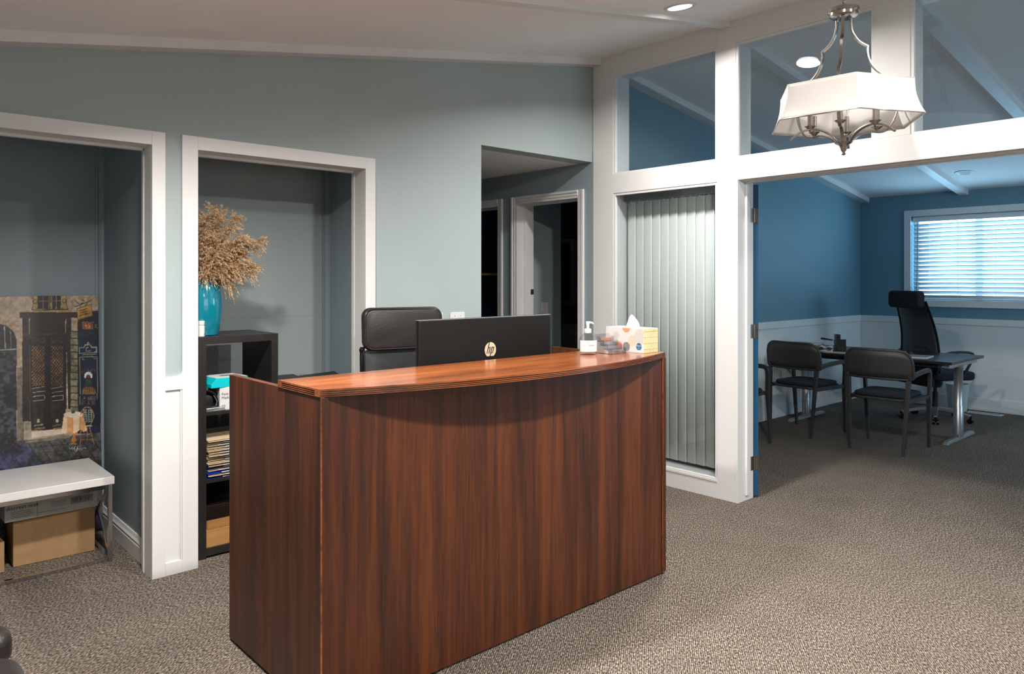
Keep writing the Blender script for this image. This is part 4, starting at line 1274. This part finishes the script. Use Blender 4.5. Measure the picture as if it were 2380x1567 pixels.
for k in range(4):
    bx(-.165, -.085+.01*((k*7) % 3), fy-.0002, -.125, .044-k*.009, .0455-k*.009).build('printed_line', 'ink', t)
for k in range(4):
    bx(.005+.004*(k % 2), .075, fy-.0002, -.125, .062-k*.008, .0632-k*.008).build('printed_line', 'ink', t)
bx(-.055, -.0535, fy-.0002, -.125, .002, .086).build('printed_line', 'ink', t)
bx(-.05, .07, fy-.0002, -.125, .020, .0212).build('printed_line', 'ink', t)
text_mesh('lettering', 'DS-1000', .016, 'ink', t, (.152, fy, .079), (R(90), 0, 0), ext=.0003)
mb = MB()
mb.box(.092, .190, fy-.0002, -.125, .066, .0685); mb.box(.092, .190, fy-.0002, -.125, .036, .0385)
mb.box(.092, .0945, fy-.0002, -.125, .036, .0685); mb.box(.1875, .190, fy-.0002, -.125, .036, .0685)
x = .099
br = random.Random(5)
while x < .183:
    w_ = br.choice((.0011, .0020, .0030)); mb.box(x, x+w_, fy-.0002, -.125, .041, .064); x += w_ + br.choice((.0012, .002))
mb.build('barcode', 'ink', t)

# painting: paint laid down on a fine mesh as pigment colours (flat print on a canvas)
def canvas_painting():
    XL, XR, ZB, ZTp = .20, 1.098, .02, 1.325
    def ypos(z): return DA1 - .030 - (ZTp - z)*.085
    nx, nz = 300, 420
    xs = np.linspace(XL, XR, nx); zs_ = np.linspace(ZB, ZTp, nz)
    X, Zg = np.meshgrid(xs, zs_)
    Y = ypos(Zg)
    lat = .7416*X - .6708*Y; dep = .6708*X + .7416*Y
    # sketch coordinates of the painting's motif
    U = (1190 + 1728*lat/dep)*3.8225; V = (648 + 1728*(1.42-Zg)/dep - 650)*3.8225
    C = np.zeros(X.shape + (3,))
    def vnoise(sx, sy, seed):
        g = np.random.default_rng(seed).random((sy+2, sx+2))
        gx = (X-XL)/(XR-XL)*sx; gz = (Zg-ZB)/(ZTp-ZB)*sy
        ix = np.clip(gx.astype(int), 0, sx); iz = np.clip(gz.astype(int), 0, sy)
        fx = gx-ix; fz = gz-iz
        fx = fx*fx*(3-2*fx); fz = fz*fz*(3-2*fz)
        return (g[iz, ix]*(1-fx)*(1-fz) + g[iz, ix+1]*fx*(1-fz) + g[iz+1, ix]*(1-fx)*fz + g[iz+1, ix+1]*fx*fz)
    n1 = vnoise(18, 26, 1); n2 = vnoise(60, 90, 2); n3 = vnoise(140, 200, 3)
    nn = (.4*n1 + .35*n2 + .25*n3 - .5)*2
    nn3 = (n3-.5)*2
    def put(mask, col, var=.25, tex=None):
        tx = nn if tex is None else tex
        f = np.clip(1 + var*2.2*tx[mask], .15, 2.4)[:, None]
        C[mask] = np.array(col)[None, :]*f
    def poly(pts):
        m = np.zeros(X.shape, bool)
        n = len(pts)
        for i in range(n):
            x0, y0 = pts[i]; x1, y1 = pts[(i+1) % n]
            c = ((y0 > V) != (y1 > V)) & (U < (x1-x0)*(V-y0)/((y1-y0) if y1 != y0 else 1e-9) + x0)
            m ^= c
        return m
    def rect(a, b, c, d): return (U >= a) & (U < b) & (V >= c) & (V < d)
    def line(pts, w, col, var=.2):
        m = np.zeros(X.shape, bool)
        for (x0, y0), (x1, y1) in zip(pts[:-1], pts[1:]):
            dx, dy = x1-x0, y1-y0; L2 = dx*dx+dy*dy+1e-9
            s = np.clip(((U-x0)*dx + (V-y0)*dy)/L2, 0, 1)
            m |= (U-x0-s*dx)**2 + (V-y0-s*dy)**2 < w*w
        put(m, col, var)
    plaster = (.50, .41, .32)
    C[:] = np.array(plaster)*np.clip(1+.5*nn, .4, 1.7)[..., None]
    put((n1 > .62) & (n2 > .5), (.36, .25, .16), .3)
    # dark archway on the left
    arch = ((U < 148) & (V > 560)) | (((U+10)**2/158**2 + (V-560)**2/165**2 < 1) & (V <= 560))
    put(arch, (.040, .037, .045), .6)
    put(arch & (V > 640) & (n2 > .58), (.09, .085, .11), .4)
    line([(0, 625), (140, 620)], 5, (.35, .36, .33))
    line([(38, 415), (48, 615)], 4, (.45, .42, .36)); line([(92, 455), (100, 610)], 3.5, (.30, .27, .22))
    put((U > 150) & (U < 215) & (V > 780), (.26, .215, .17), .35)
    # upper window with shutters and iron balcony
    put(rect(290, 590, 140, 290), (.42, .31, .12), .35)
    put(rect(335, 430, 140, 262), (.035, .022, .015), .6); put(rect(465, 540, 140, 262), (.035, .022, .015), .6)
    for xx in (383, 500): line([(xx, 140), (xx, 262)], 4, (.40, .33, .18))
    line([(335, 190), (430, 190)], 2.5, (.38, .30, .16)); line([(465, 190), (540, 190)], 2.5, (.38, .30, .16))
    iron = (.03, .026, .02)
    for xx in (440, 448): line([(xx, 140), (xx, 268)], 2.5, iron)
    line([(285, 140), (300, 200), (282, 272)], 3, iron); line([(590, 140), (585, 200), (606, 265)], 3, iron); line([(282, 270), (606, 266)], 4, iron)
    for cx_, cy_ in ((312, 195), (575, 190)):
        line([(cx_+20*math.cos(a/3), cy_+18*math.sin(a/3)) for a in range(17)], 3, iron)
    line([(330, 262), (350, 225), (430, 262)], 2, iron); line([(460, 262), (500, 225), (560, 262)], 2, iron)
    # door surround
    put(rect(172, 690, 290, 340), (.036, .020, .014), .5)
    put(rect(198, 262, 340, 1260), (.040, .022, .015), .6)
    put(rect(585, 632, 340, 1150), (.045, .026, .018), .6)
    put(rect(262, 585, 340, 480), (.030, .020, .015), .5)
    put(rect(200, 625, 475, 497), (.07, .045, .03), .4)
    put(rect(262, 585, 497, 1340), (.022, .012, .009), .7)
    put(rect(425, 440, 497, 1340), (.012, .008, .006), .3)
    line([(262, 345), (262, 480)], 3, (.45, .38, .28)); line([(584, 345), (584, 470)], 3, (.42, .36, .26))
    line([(265, 500), (268, 1250)], 2.5, (.18, .11, .06))
    line([(592, 650), (598, 1150)], 4, (.40, .36, .28), .8)
    gold = (.30, .17, .07)
    for x0, x1 in ((285, 395), (455, 560)):
        for r_, c_ in (((x0, 515), (x1, 560)),):
            line([(x0, 515), (x1, 515), (x1, 558), (x0, 558), (x0, 515)], 2, (.12, .07, .04))
            line([(x0, 515), (x1, 558)], 1.8, (.12, .07, .04)); line([(x0, 558), (x1, 515)], 1.8, (.12, .07, .04))
        put(rect(x0, x1, 590, 950), (.012, .008, .006), .4)
        for k in range(-4, 13):
            a0, a1 = 590 + k*32, 590 + k*32 + 110
            def clipseg(p, q):
                out = []
                for s in np.linspace(0, 1, 14):
                    y = p[1] + (q[1]-p[1])*s; x = p[0] + (q[0]-p[0])*s
                    if 590 <= y <= 950: out.append((x, y))
                return out
            s1 = clipseg((x0, a0), (x1, a0+120)); s2 = clipseg((x0, a0+140), (x1, a0))
            if len(s1) > 1: line(s1, 1.9, gold, .5)
            if len(s2) > 1: line(s2, 1.9, (.36, .22, .10), .5)
        pale = (.42, .38, .34)
        line([(x0, 970), (x1, 950)], 2.5, pale); line([(x0+8, 1005), (x1, 990)], 2.5, pale)
        line([(x0+5, 1040), (x1, 1030), (x1, 1068), (x0+10, 1078)], 2.6, pale)
        xc = (x0+x1)/2
        for q in range(4):
            w_ = 46-q*10
            line([(xc-w_, 1095+q*18), (xc+w_, 1090+q*18), (xc+w_, 1300-q*8), (xc-w_, 1310-q*8), (xc-w_, 1095+q*18)], 1.8, (.11-.01*q, .055, .03))
        put((U-xc)**2/14**2 + (V-1255)**2/16**2 < 1, (.50, .50, .36), .4)
        line([(xc-34, 1300), (xc+36, 1288)], 6, (.26, .27, .20), .6)
        line([(x0+25, 1328), (x1, 1318)], 7, (.30, .19, .08), .6)
    put(poly([(280, 1352), (560, 1325), (560, 1372), (285, 1405)]), (.66, .56, .48), .12)
    put(poly([(218, 1262), (276, 1262), (280, 1400), (218, 1440)]), (.40, .34, .27), .3)
    # quoin stones beside the shop front
    st = rect(628, 690, 455, 1170)
    put(st, (.27, .255, .17), .45)
    for k in range(13): line([(628, 458+k*61), (692, 462+k*61)], 5, (.045, .04, .03))
    # blue shop front
    put(rect(690, 895, 280, 1370), (.012, .024, .060), .55)
    put(rect(690, 862, 345, 460), (.022, .012, .010), .5); put(rect(690, 860, 470, 512), (.016, .034, .075), .4)
    put(rect(732, 826, 378, 438), (.34, .10, .03), .35)
    line([(732, 378), (826, 378), (826, 438), (732, 438), (732, 378)], 2.5, (.28, .24, .26))
    line([(760, 392), (752, 412), (772, 412)], 2.6, (.72, .42, .14)); line([(768, 395), (766, 425)], 2.6, (.72, .42, .14))
    line([(802, 392), (784, 392), (783, 406), (798, 408), (797, 422), (782, 423)], 2.6, (.72, .42, .14))
    paleb = (.40, .42, .36)
    line([(706, 655), (706, 605), (748, 603), (756, 580), (805, 580), (812, 603), (856, 600), (858, 645), (706, 655)], 3.5, paleb)
    line([(783+20*math.cos(a/2.2+.6), 620+18*math.sin(a/2.2+.6)) for a in range(10)], 3.2, paleb)
    line([(706, 668), (858, 662)], 2, paleb); line([(770, 560), (780, 572), (783, 552), (788, 572), (798, 558)], 2.2, paleb)
    line([(712, 1110), (708, 690), (862, 684), (866, 1060)], 2.6, (.34, .37, .30))
    line([(728, 703), (744, 712)], 4, (.40, .30, .12)); line([(832, 703), (848, 700)], 4, (.40, .30, .12))
    # painted lettering on the shop front
    GL = {'L': [[(0,0),(0,1),(.8,1)]], 'A': [[(0,1),(.4,0),(.8,1)],[(.15,.6),(.65,.6)]], 'T': [[(0,0),(.8,0)],[(.4,0),(.4,1)]], 'B': [[(0,0),(0,1),(.6,1),(.7,.75),(.5,.5),(0,.5)],[(.5,.5),(.65,.25),(.5,0),(0,0)]],
          'E': [[(.8,0),(0,0),(0,1),(.8,1)],[(0,.5),(.6,.5)]], 'D': [[(0,0),(0,1),(.5,1),(.8,.5),(.5,0),(0,0)]], 'I': [[(.4,0),(.4,1)]], 'S': [[(.8,0),(0,0),(0,.5),(.8,.5),(.8,1),(0,1)]],
          'R': [[(0,1),(0,0),(.7,0),(.7,.5),(0,.5),(.8,1)]], 'O': [[(0,0),(0,1),(.8,1),(.8,0),(0,0)]], 'F': [[(.8,0),(0,0),(0,1)],[(0,.5),(.6,.5)]], 'M': [[(0,1),(0,0),(.4,.6),(.8,0),(.8,1)]], 'C': [[(.8,0),(0,0),(0,1),(.8,1)]], 'H': [[(0,0),(0,1)],[(.8,0),(.8,1)],[(0,.5),(.8,.5)]], ' ': []}
    def write(s, x, y, w_, h, lw_, col, dy=0):
        for i, ch in enumerate(s):
            for seg in GL.get(ch, []):
                line([(x + i*w_ + px*w_*.8, y + py*h + dy*(i-len(s)/2)**2) for px, py in seg], lw_, col, .3)
    write('BISTROT', 722, 795, 19, 26, 1.9, (.20, .13, .09), .9)
    write('LA TABLE', 728, 1040, 16.5, 28, 2, (.27, .19, .13))
    write('DE ALEE', 728, 1082, 17.5, 26, 2, (.22, .16, .11))
    # small figure emblem
    for k in range(7):
        a = R(-180 + k*30)
        put((U-785-28*math.cos(a))**2/9**2 + (V-862-30*math.sin(a))**2/14**2 < 1, (.72, .74, .78), .1)
    put((U-785)**2/14**2 + (V-862)**2/18**2 < 1, (.20, .06, .03), .3)
    put(poly([(765, 885), (808, 885), (822, 935), (760, 945)]), (.045, .10, .025), .4)
    put(((U-790)**2/60**2 + (V-1000)**2/52**2 < 1) & (V < 1020) & (V > 945), (.30, .17, .08), .35)
    for k in range(5): line([(760+k*16, 950), (748+k*22, 1015)], 1.8, (.10, .05, .02))
    # hanging sign
    put(poly([(682, 262), (812, 218), (820, 320), (692, 358)]), (.50, .30, .085), .3)
    line([(682, 262), (812, 218), (820, 320), (692, 358), (682, 262)], 3, (.22, .12, .03))
    for k in range(3): line([(708, 278+k*22), (775, 258+k*22)], 4.5, (.12, .06, .02), .9)
    line([(668, 242), (812, 186)], 3.5, iron); line([(668, 190), (700, 215), (735, 212), (750, 190), (735, 178), (728, 192)], 3.2, iron); line([(715, 222), (712, 250)], 2, iron); line([(765, 205), (768, 235)], 2, iron)
    line([(838, 405), (860, 400), (845, 420), (866, 430)], 3, (.30, .25, .10))
    # pavement
    pav = (V > 1430 - (U-210)*.10) & (U > 140) | (V > 1470)
    put(pav, (.115, .110, .105), .55)
    put(((V > 1470) & (U < 330 + (V-1470)*1.0)) & (U < 215 + (V-1450)*1.05), (.055, .055, .115), .9)
    for k in range(-8, 8):
        line([(240+k*100, 1440), (240+k*100+560, 2300)], 3.5, (.022, .022, .03))
    for k in range(8): line([(-200, 1530+k*k*14+k*40), (900, 1440+k*k*14+k*40)], 2.6, (.04, .04, .045))
    put(poly([(215, 1440), (560, 1375), (640, 1400), (235, 1455)]), (.25, .22, .17), .4)
    # bistro table
    put(poly([(640, 1360), (678, 1360), (668, 1400), (682, 1425), (665, 1450), (690, 1462), (612, 1466), (645, 1450), (632, 1425), (648, 1400)]), (.48, .24, .05), .4)
    body = poly([(568, 1195), (600, 1178), (700, 1175), (740, 1190), (772, 1340), (745, 1356), (715, 1335), (660, 1368), (610, 1352), (575, 1370), (545, 1362)])
    put(body, (.72, .42, .20), .15)
    strip = (np.sin((U-545-(V-1195)*-.02)/17.0) > .05)
    put(body & strip & (V > 1215), (.84, .66, .46), .1)
    put((U-652)**2/86**2 + (V-1200)**2/26**2 < 1, (.80, .68, .55), .08)
    put((U-650)**2/16**2 + (V-1178)**2/13**2 < 1, (.05, .13, .28), .3)
    # cafe chair
    can = (.45, .26, .11)
    line([(775+58*math.cos(a), 1215+82*math.sin(a)) for a in np.linspace(-PI*.95, .15, 14)] + [(820, 1260), (800, 1300)], 3.8, can)
    seatb = ((U-782)**2/44**2 + (V-1210)**2/64**2 < 1)
    put(seatb, (.03, .05, .07), .3)
    for k in range(6):
        line([(745+k*14, 1155), (745+k*14, 1268)], 1.8, (.42, .43, .36)); line([(740, 1160+k*20), (825, 1160+k*20)], 1.8, (.42, .43, .36))
    line([(768, 1300), (812, 1300)], 5, (.60, .48, .33))
    line([(718, 1345), (712, 1480)], 3.2, can); line([(772, 1310), (775, 1430)], 3, can); line([(795, 1310), (836, 1465)], 3.2, can); line([(715, 1425), (830, 1420)], 2.6, can)
    # painted scribble at the lower right
    line([(612, 1495), (632, 1512), (640, 1490), (648, 1514), (668, 1480), (662, 1520)], 1.8, (.55, .55, .55))
    line([(690, 1478), (676, 1530), (690, 1500), (705, 1512), (716, 1500), (726, 1512), (740, 1496), (768, 1500)], 1.8, (.55, .55, .55))
    # mesh
    n_ = nx*nz
    vs = np.stack([X, Y, Zg], -1).reshape(-1, 3)
    # canvas is a box with thickness: front face carries the paint
    idx = np.arange(n_).reshape(nz, nx)
    quads = np.stack([idx[:-1, :-1], idx[:-1, 1:], idx[1:, 1:], idx[1:, :-1]], -1).reshape(-1, 4)
    me = bpy.data.meshes.new('painted_face')
    me.from_pydata(vs.tolist(), [], quads.tolist())
    ca = me.color_attributes.new('pigment', 'FLOAT_COLOR', 'POINT')
    cols = np.concatenate([np.clip(C.reshape(-1, 3), 0, 1)**1.3*.92, np.ones((n_, 1))], 1).astype(np.float32)
    ca.data.foreach_set('color', cols.ravel())
    m, nt, N, L, P = new_mat('painted canvas')
    at = N.new('ShaderNodeAttribute'); at.attribute_name = 'pigment'
    nz_ = N.new('ShaderNodeTexNoise'); nz_.inputs['Scale'].default_value = 350
    tc = N.new('ShaderNodeTexCoord'); L.new(tc.outputs['Object'], nz_.inputs['Vector'])
    b_ = N.new('ShaderNodeBump'); b_.inputs['Strength'].default_value = .3; b_.inputs['Distance'].default_value = .001
    L.new(nz_.outputs['Fac'], b_.inputs['Height']); L.new(b_.outputs[0], P.inputs['Normal'])
    L.new(at.outputs['Color'], P.inputs['Base Color']); P.inputs['Roughness'].default_value = .42
    me.materials.append(m)
    root = thing('canvas_painting', 'large unframed street cafe painting leaning in the left alcove', 'painting', (.65, DA1-.08, 0))
    ob = bpy.data.objects.new('painted_face', me); COL.objects.link(ob); ob.parent = root
    ob.location = (-.65, -(DA1-.08), 0)
    mb = MB()
    yb, yt = ypos(ZB), ypos(ZTp)
    mb.hexa([(XL, yb+.0006, ZB), (XR, yb+.0006, ZB), (XR, yb+.026, ZB), (XL, yb+.026, ZB)], [(XL, yt+.0006, ZTp), (XR, yt+.0006, ZTp), (XR, yt+.026, ZTp), (XL, yt+.026, ZTp)])
    mb.build('stretcher', 'darkwood', root, w=True)
canvas_painting()

# ================================================================== office
def resin_chair(label, x, y, rz):
    """stacking armchair, faces local +x"""
    t = thing('armchair', label, 'chair', (x, y, 0), rz, 'charcoal armchairs in the office')
    def leg(x0, y0, x1, y1, z1, r0=.011, r1=.017):
        return MB().tube([(x0, y0, 0), (x1, y1, z1)], [r0/.014, r1/.014], sq=(.014, .014)).build('leg', 'chairgrey', t, bevel=.004)
    for s in (-1, 1):
        leg(-.255, s*.205, -.215, s*.235, .60)      # rear leg up to the back rest
        leg(.245, s*.245, .215, s*.255, .43)        # front leg
        MB().tube(smoothpath([(.215, s*.255, .42), (.212, s*.262, .56), (.205, s*.265, .625), (.17, s*.265, .655), (.05, s*.262, .655), (-.10, s*.252, .640), (-.215, s*.240, .615)], 3), 1, sq=(.019, .013), up=(0, s, 0)).build('armrest', 'chairgrey', t, bevel=.005)
    def back(a, b):
        q = (a-.5)*2
        return (-.235 - .030*b + .045*(q*q) - .0, q*.262*(1-.02*b), .595 + b*.245)
    # backrest panel with rounded top corners
    n = 20
    outline = rrect(0, .715, .530, .240, .07, 5)
    fr = []; bk = []
    for y_, z_ in outline:
        q = y_/.265
        xx = -.232 - (z_-.595)*.14 + .045*q*q
        fr.append((xx+.009, y_, z_)); bk.append((xx-.009, y_, z_))
    # fill by strips across the width
    def strip(a, b, off):
        y_ = (a-.5)*.530
        ins = max(0, abs(y_)-(.265-.10))
        cut = .10 - math.sqrt(max(0, .10**2-ins**2)) if ins > 0 else 0
        z0_, z1_ = .605+cut*.12, .838-cut*.95
        z_ = z0_ + (z1_-z0_)*b
        q = y_/.265
        return (-.232 - (z_-.595)*.14 + .045*q*q + off, y_, z_)
    p = MB().grid(lambda a, b: strip(a, b, 0), 26, 4)
    p.build('backrest', 'chairgrey', t, smooth=50, solid=.016)
    rim = [strip(a/26, 1, 0) for a in range(27)]
    rim = [strip(0, .0, 0), strip(0, .5, 0)] + rim + [strip(1, .5, 0), strip(1, 0, 0)]
    MB().tube(rim, .0115, 8).build('backrest_rim', 'chairgrey', t, smooth=60)
    MB().tube([strip(a/26, 0, 0) for a in range(27)], .0115, 8).build('backrest_rim', 'chairgrey', t, smooth=60)
    fr_ = MB().prism(rrect(0, 0, .47, .46, .09), 'z', .425, .447)
    fr_.build('seat_shell', 'chairgrey', t, bevel=.008)
    cu = MB().prism(rrect(.005, 0, .44, .43, .09), 'z', .447, .478)
    cu.build('cushion', 'seatcloth', t, bevel=.014, seg=3, smooth=50)
    for s in (-1, 1):
        MB().tube([(-.225, s*.225, .43), (.215, s*.25, .43)], 1, sq=(.014, .016), up=(0, 0, 1)).build('side_rail', 'chairgrey', t, bevel=.004)
    return t
resin_chair('charcoal armchair facing away, nearest the silver T leg of the desk', 6.55, 2.525, R(2))
resin_chair('charcoal armchair facing away, in front of the paper pile on the desk', 6.675, 3.300, R(-5))
resin_chair('charcoal armchair against the left office wall, half hidden by the blue door', 5.70, 3.50, R(-90))

# desk
t = thing('office_desk', 'black topped office desk on silver T legs under the window', 'desk', (7.42, 2.98, 0))
bx(6.965, 7.83, 2.165, 3.775, .688, .712).build('desk_top', 'deskblack', t, w=True, bevel=.003)
bx(7.05, 7.75, 2.30, 3.66, .650, .688).build('under_frame', 'blackplastic', t, w=True)
for yy in (2.225, 3.62):
    L_ = MB().lathe([(.040, .03), (.040, .30), (.036, .305), (.036, .62), (.040, .625), (.040, .655)], 20, (7.33, yy, 0)).build('leg', 'silver', t, w=True, smooth=40)
    MB().hexa([(6.99, yy-.028, .0), (7.71, yy-.028, 0), (7.71, yy+.028, 0), (6.99, yy+.028, 0)], [(7.02, yy-.020, .030), (7.68, yy-.020, .030), (7.68, yy+.020, .030), (7.02, yy+.020, .030)]).build('foot', 'silver', t, w=True, bevel=.006)
    MB().hexa([(7.27, yy-.022, .028), (7.39, yy-.022, .028), (7.39, yy+.022, .028), (7.27, yy+.022, .028)], [(7.31, yy-.022, .07), (7.36, yy-.022, .07), (7.36, yy+.022, .07), (7.31, yy+.022, .07)]).build('foot_block', 'silver', t, w=True, bevel=.004)
    bx(7.03, 7.77, yy-.022, yy+.022, .650, .688).build('top_bracket', 'silver', t, w=True, bevel=.003)
DZ = .712
# things on the office desk
t = thing('paper_pile', 'pile of files and papers in plastic sleeves at the wall end of the office desk', 'papers', (7.20, 3.57, DZ), R(-6))
zz = 0
for k, (w_, d_, h_, m) in enumerate(((.23, .31, .020, 'paper'), (.225, .30, .014, 'cream'), (.22, .30, .012, 'card'), (.22, .295, .010, 'cream'), (.215, .29, .008, 'paper'))):
    a = random.uniform(-.06, .06)
    mb = bx(-w_/2, w_/2, -d_/2, d_/2, 0, h_); mb.xf(Matrix.Translation((random.uniform(-.01, .01), random.uniform(-.01, .01), zz)) @ Matrix.Rotation(a, 4, 'Z'))
    mb.build('file', m, t); zz += h_ + .0004
t = thing('plastic_sleeve', 'crumpled clear plastic sleeves spilling beside the paper pile', 'sleeve', (7.16, 3.33, DZ), R(20))
for k in range(3):
    def cr_(a, b, k=k):
        return ((a-.5)*.20, (b-.5)*.12, .004 + .022*abs(math.sin(6*a+k*2)*math.cos(5*b+k)) + k*.014)
    MB().grid(cr_, 14, 8).build('sheet', ['whiteplastic', 'clear', 'paper'][k], t, smooth=True, solid=.001)
t = thing('desk_organizer', 'black stepped wire mesh desk organizer with compartments', 'organizer', (7.30, 3.26, DZ), R(38))
for (a, b, c, d_, z0_, z1_) in ((-.055, .055, -.045, .045, 0, .055), (-.05, .055, .0, .045, .0605, .105)):
    w_ = MB()
    w_.box(a, b, c, c+.003, z0_, z1_); w_.box(a, b, d_-.003, d_, z0_, z1_); w_.box(a, a+.003, c, d_, z0_, z1_); w_.box(b-.003, b, c, d_, z0_, z1_); w_.box(a, b, c, d_, z0_, z0_+.003)
    w_.build('compartment', 'blackplastic', t)
bx(-.04, .035, .005, .045, .111, .160).build('compartment', 'blackplastic', t)
bx(-.030, .025, .0035, .005, .120, .150).build('mesh_panel', 'greyink', t)
bx(-.045, -.04, -.045, .045, 0, .115).build('upright', 'blackplastic', t)
t = thing('stapler', 'long black stapler resting across the organizer', 'stapler', (7.28, 3.33, DZ+.1615), R(65))
MB().hexa([(-.11, -.012, 0), (.04, -.014, 0), (.04, .014, 0), (-.11, .012, 0)], [(-.11, -.010, .012), (.04, -.013, .020), (.04, .013, .020), (-.11, .010, .012)]).build('stapler_body', 'blackplastic', t, bevel=.003)
t.location.z = DZ + .105
t.location.x = 7.215; t.location.y = 3.375
def sheet(name, label, cat, x, y, w_, d_, rz, m, h=.002, z=DZ):
    t = thing(name, label, cat, (x, y, z), rz)
    bx(-w_/2, w_/2, -d_/2, d_/2, 0, h).build('sheet', m, t)
    return t
s_ = sheet('envelope', 'tan envelope flat on the desk near the black organizer', 'envelope', 7.09, 3.20, .16, .20, R(8), 'cream')
s_ = sheet('large_envelope', 'large tan envelope lying on the front edge of the office desk', 'envelope', 7.10, 2.93, .22, .30, R(-3), 'cream')
bx(-.02, -.008, -.02, .10, .002, .0026).build('printed_line', 'ink', s_)
s_ = sheet('magazine', 'glossy magazine lying open on the office desk behind the right armchair', 'magazine', 7.22, 2.60, .24, .36, R(6), 'paper', .010)
bx(-.112, .112, -.17, .17, .010, .0106).build('cover_print', 'greyink', s_)
s_ = sheet('notebook', 'dark notebook lying in the middle of the office desk', 'notebook', 7.40, 2.92, .20, .26, R(-8), 'deskblack', .012)
bx(-.095, .095, -.125, .125, .002, .010).build('pages', 'paper', s_)
t = thing('ruler', 'white ruler lying across the papers on the office desk', 'ruler', (7.30, 2.77, DZ+.016), R(25)); bx(-.15, .15, -.014, .014, 0, .003).build('ruler_strip', 'whiteplastic', t)
t = thing('pencil', 'yellow pencil lying at the back of the office desk', 'pencil', (7.60, 2.84, DZ), R(-50))
MB().tube([(-.09, 0, .004), (.075, 0, .004), (.09, 0, .004)], [.004, .004, .0008], 6).build('shaft', 'yellow', t)
for k, (x, y) in enumerate(((7.52, 3.10), (7.55, 2.97), (7.45, 2.66))):
    t = thing('binder_clip', ['black binder clip nearest the organizer on the desk', 'black binder clip between the organizer and the pencil', 'black binder clip nearest the high backed chair on the desk'][k], 'clip', (x, y, DZ), R(30*k), None)
    MB().prism([(-.014, 0), (.014, 0), (.003, .016), (-.003, .016)], 'y', -.020, .020).build('clip_body', 'ink', t)
    MB().tube([(0, -.008, .016), (.004, -.010, .026), (.004, .010, .026), (0, .008, .016)], .001, 5).build('wire_handle', 'chrome', t)

# high-backed mesh chair
t = thing('mesh_desk_chair', 'tall black mesh office chair with head rest behind the office desk', 'chair', (8.20, 2.70, 0), R(-32))
def bk(a, b):
    q = (a-.5)*2
    wd = .212 + .075*(1-b)**1.2
    z = .50 + .70*b
    return (-.235 - .10*b + .05*q*q + .05*math.sin(b*PI), q*wd, z)
MB().grid(bk, 14, 18).build('backrest', 'meshfab', t, smooth=60, solid=.006)
for s in (0, 1):
    MB().tube([bk(s, k/12) for k in range(13)], .012, 8).build('back_frame', 'blackgloss', t, smooth=True)
MB().tube([bk(k/10, 0) for k in range(11)], .012, 8).build('back_frame', 'blackgloss', t, smooth=True)
hp_ = MB().prism(rrect(0, 1.215, .43, .17, .045), 'x', -.375, -.285)
hp_.build('head_rest', 'seatcloth', t, bevel=.02, seg=3, smooth=50)
def fold(k):
    z0_ = .62+.07*k
    return [(-.335+.03*k*.2, .15-.04*k, z0_+.42-.02*k), (-.29, .10-.05*k, z0_+.15), (-.275, -.05-.02*k, z0_-.02)]
MB().prism(rrect(.03, 0, .50, .52, .10), 'z', .42, .50).build('seat', 'seatcloth', t, bevel=.025, seg=3, smooth=50)
MB().hexa([(-.25, -.23, .36), (-.19, -.23, .36), (-.19, .23, .36), (-.25, .23, .36)], [(-.27, -.25, .58), (-.22, -.25, .58), (-.22, .25, .58), (-.27, .25, .58)]).build('lower_back_panel', 'seatcloth', t, bevel=.01)
for s in (-1, 1):
    MB().tube(smoothpath([(-.20, s*.26, .47), (-.21, s*.30, .56), (-.18, s*.31, .66), (-.08, s*.31, .705), (.12, s*.31, .70), (.17, s*.30, .66), (.13, s*.28, .55), (.09, s*.26, .46)], 4), .013, 8).build('armrest', 'chairgrey', t, smooth=True)
MB().lathe([(.055, .33), (.07, .36), (.07, .42)], 16).build('mechanism', 'blackplastic', t, smooth=True)
swivel_base(t, 'silver', hub=.36, rad=.315, n=5, ph=R(15))

t = thing('waste_bin', 'small white waste bin against the wall under the office window', 'bin', (8.93, 2.72, 0))
MB().lathe([(.085, 0), (.11, .28), (.113, .28), (.113, .29), (.105, .29), (.082, .006)], 24, cap=False).build('bin_wall', 'bag', t, smooth=40)
MB().lathe([(.001, .004), (.084, .004)], 24, cap=False).build('bin_base', 'bag', t)
t = thing('floor_register', 'white metal floor vent register at the far office wall', 'vent', (8.93, 2.46, 0), R(0))
bx(-.06, .06, -.16, .16, 0, .005).build('frame', 'bag', t, bevel=.001)
for k in range(14):
    y_ = -.13 + k*.02
    bx(-.035, .035, y_-.006, y_+.004, .005, .0062).build('louvre', 'greyink', t)
t = thing('wall_outlet', 'double white socket plate low on the beadboard wall under the desk', 'outlet', (7.92, YO-.012, .36))
for s in (-1, 1):
    p = bx(s*.045-.035, s*.045+.035, -.006, 0, -.057, .057).build('cover_plate', 'whiteplastic', t, bevel=.002)
    for q in (-1, 1):
        bx(s*.045-.014, s*.045+.014, -.0072, -.006, q*.022-.012, q*.022+.012).build('socket', 'palegrey', p)

# ================================================================== black padded seat at the left edge of the picture
t = thing('black_padded_seat', 'edge of a black padded seat at the bottom left picture corner', 'seat', (.055, 2.10, 0))
MB().prism(rrect(0, -.02, .58, .48, .08), 'z', .37, .452).build('cushion', 'leather', t, bevel=.03, seg=4, smooth=50)
MB().prism(rrect(.006, .355, .584, .12, .05), 'z', .37, .46).build('bolster', 'leather', t, bevel=.03, seg=4, smooth=50)
bx(-.24, .20, -.22, .38, .33, .37).build('seat_frame', 'blackplastic', t, bevel=.004)
for sx_ in (-.21, .17):
    for sy_ in (-.19, .35):
        MB().tube([(sx_, sy_, 0), (sx_, sy_, .335)], [.8, 1.0], sq=(.018, .018)).build('leg', 'blackplastic', t)
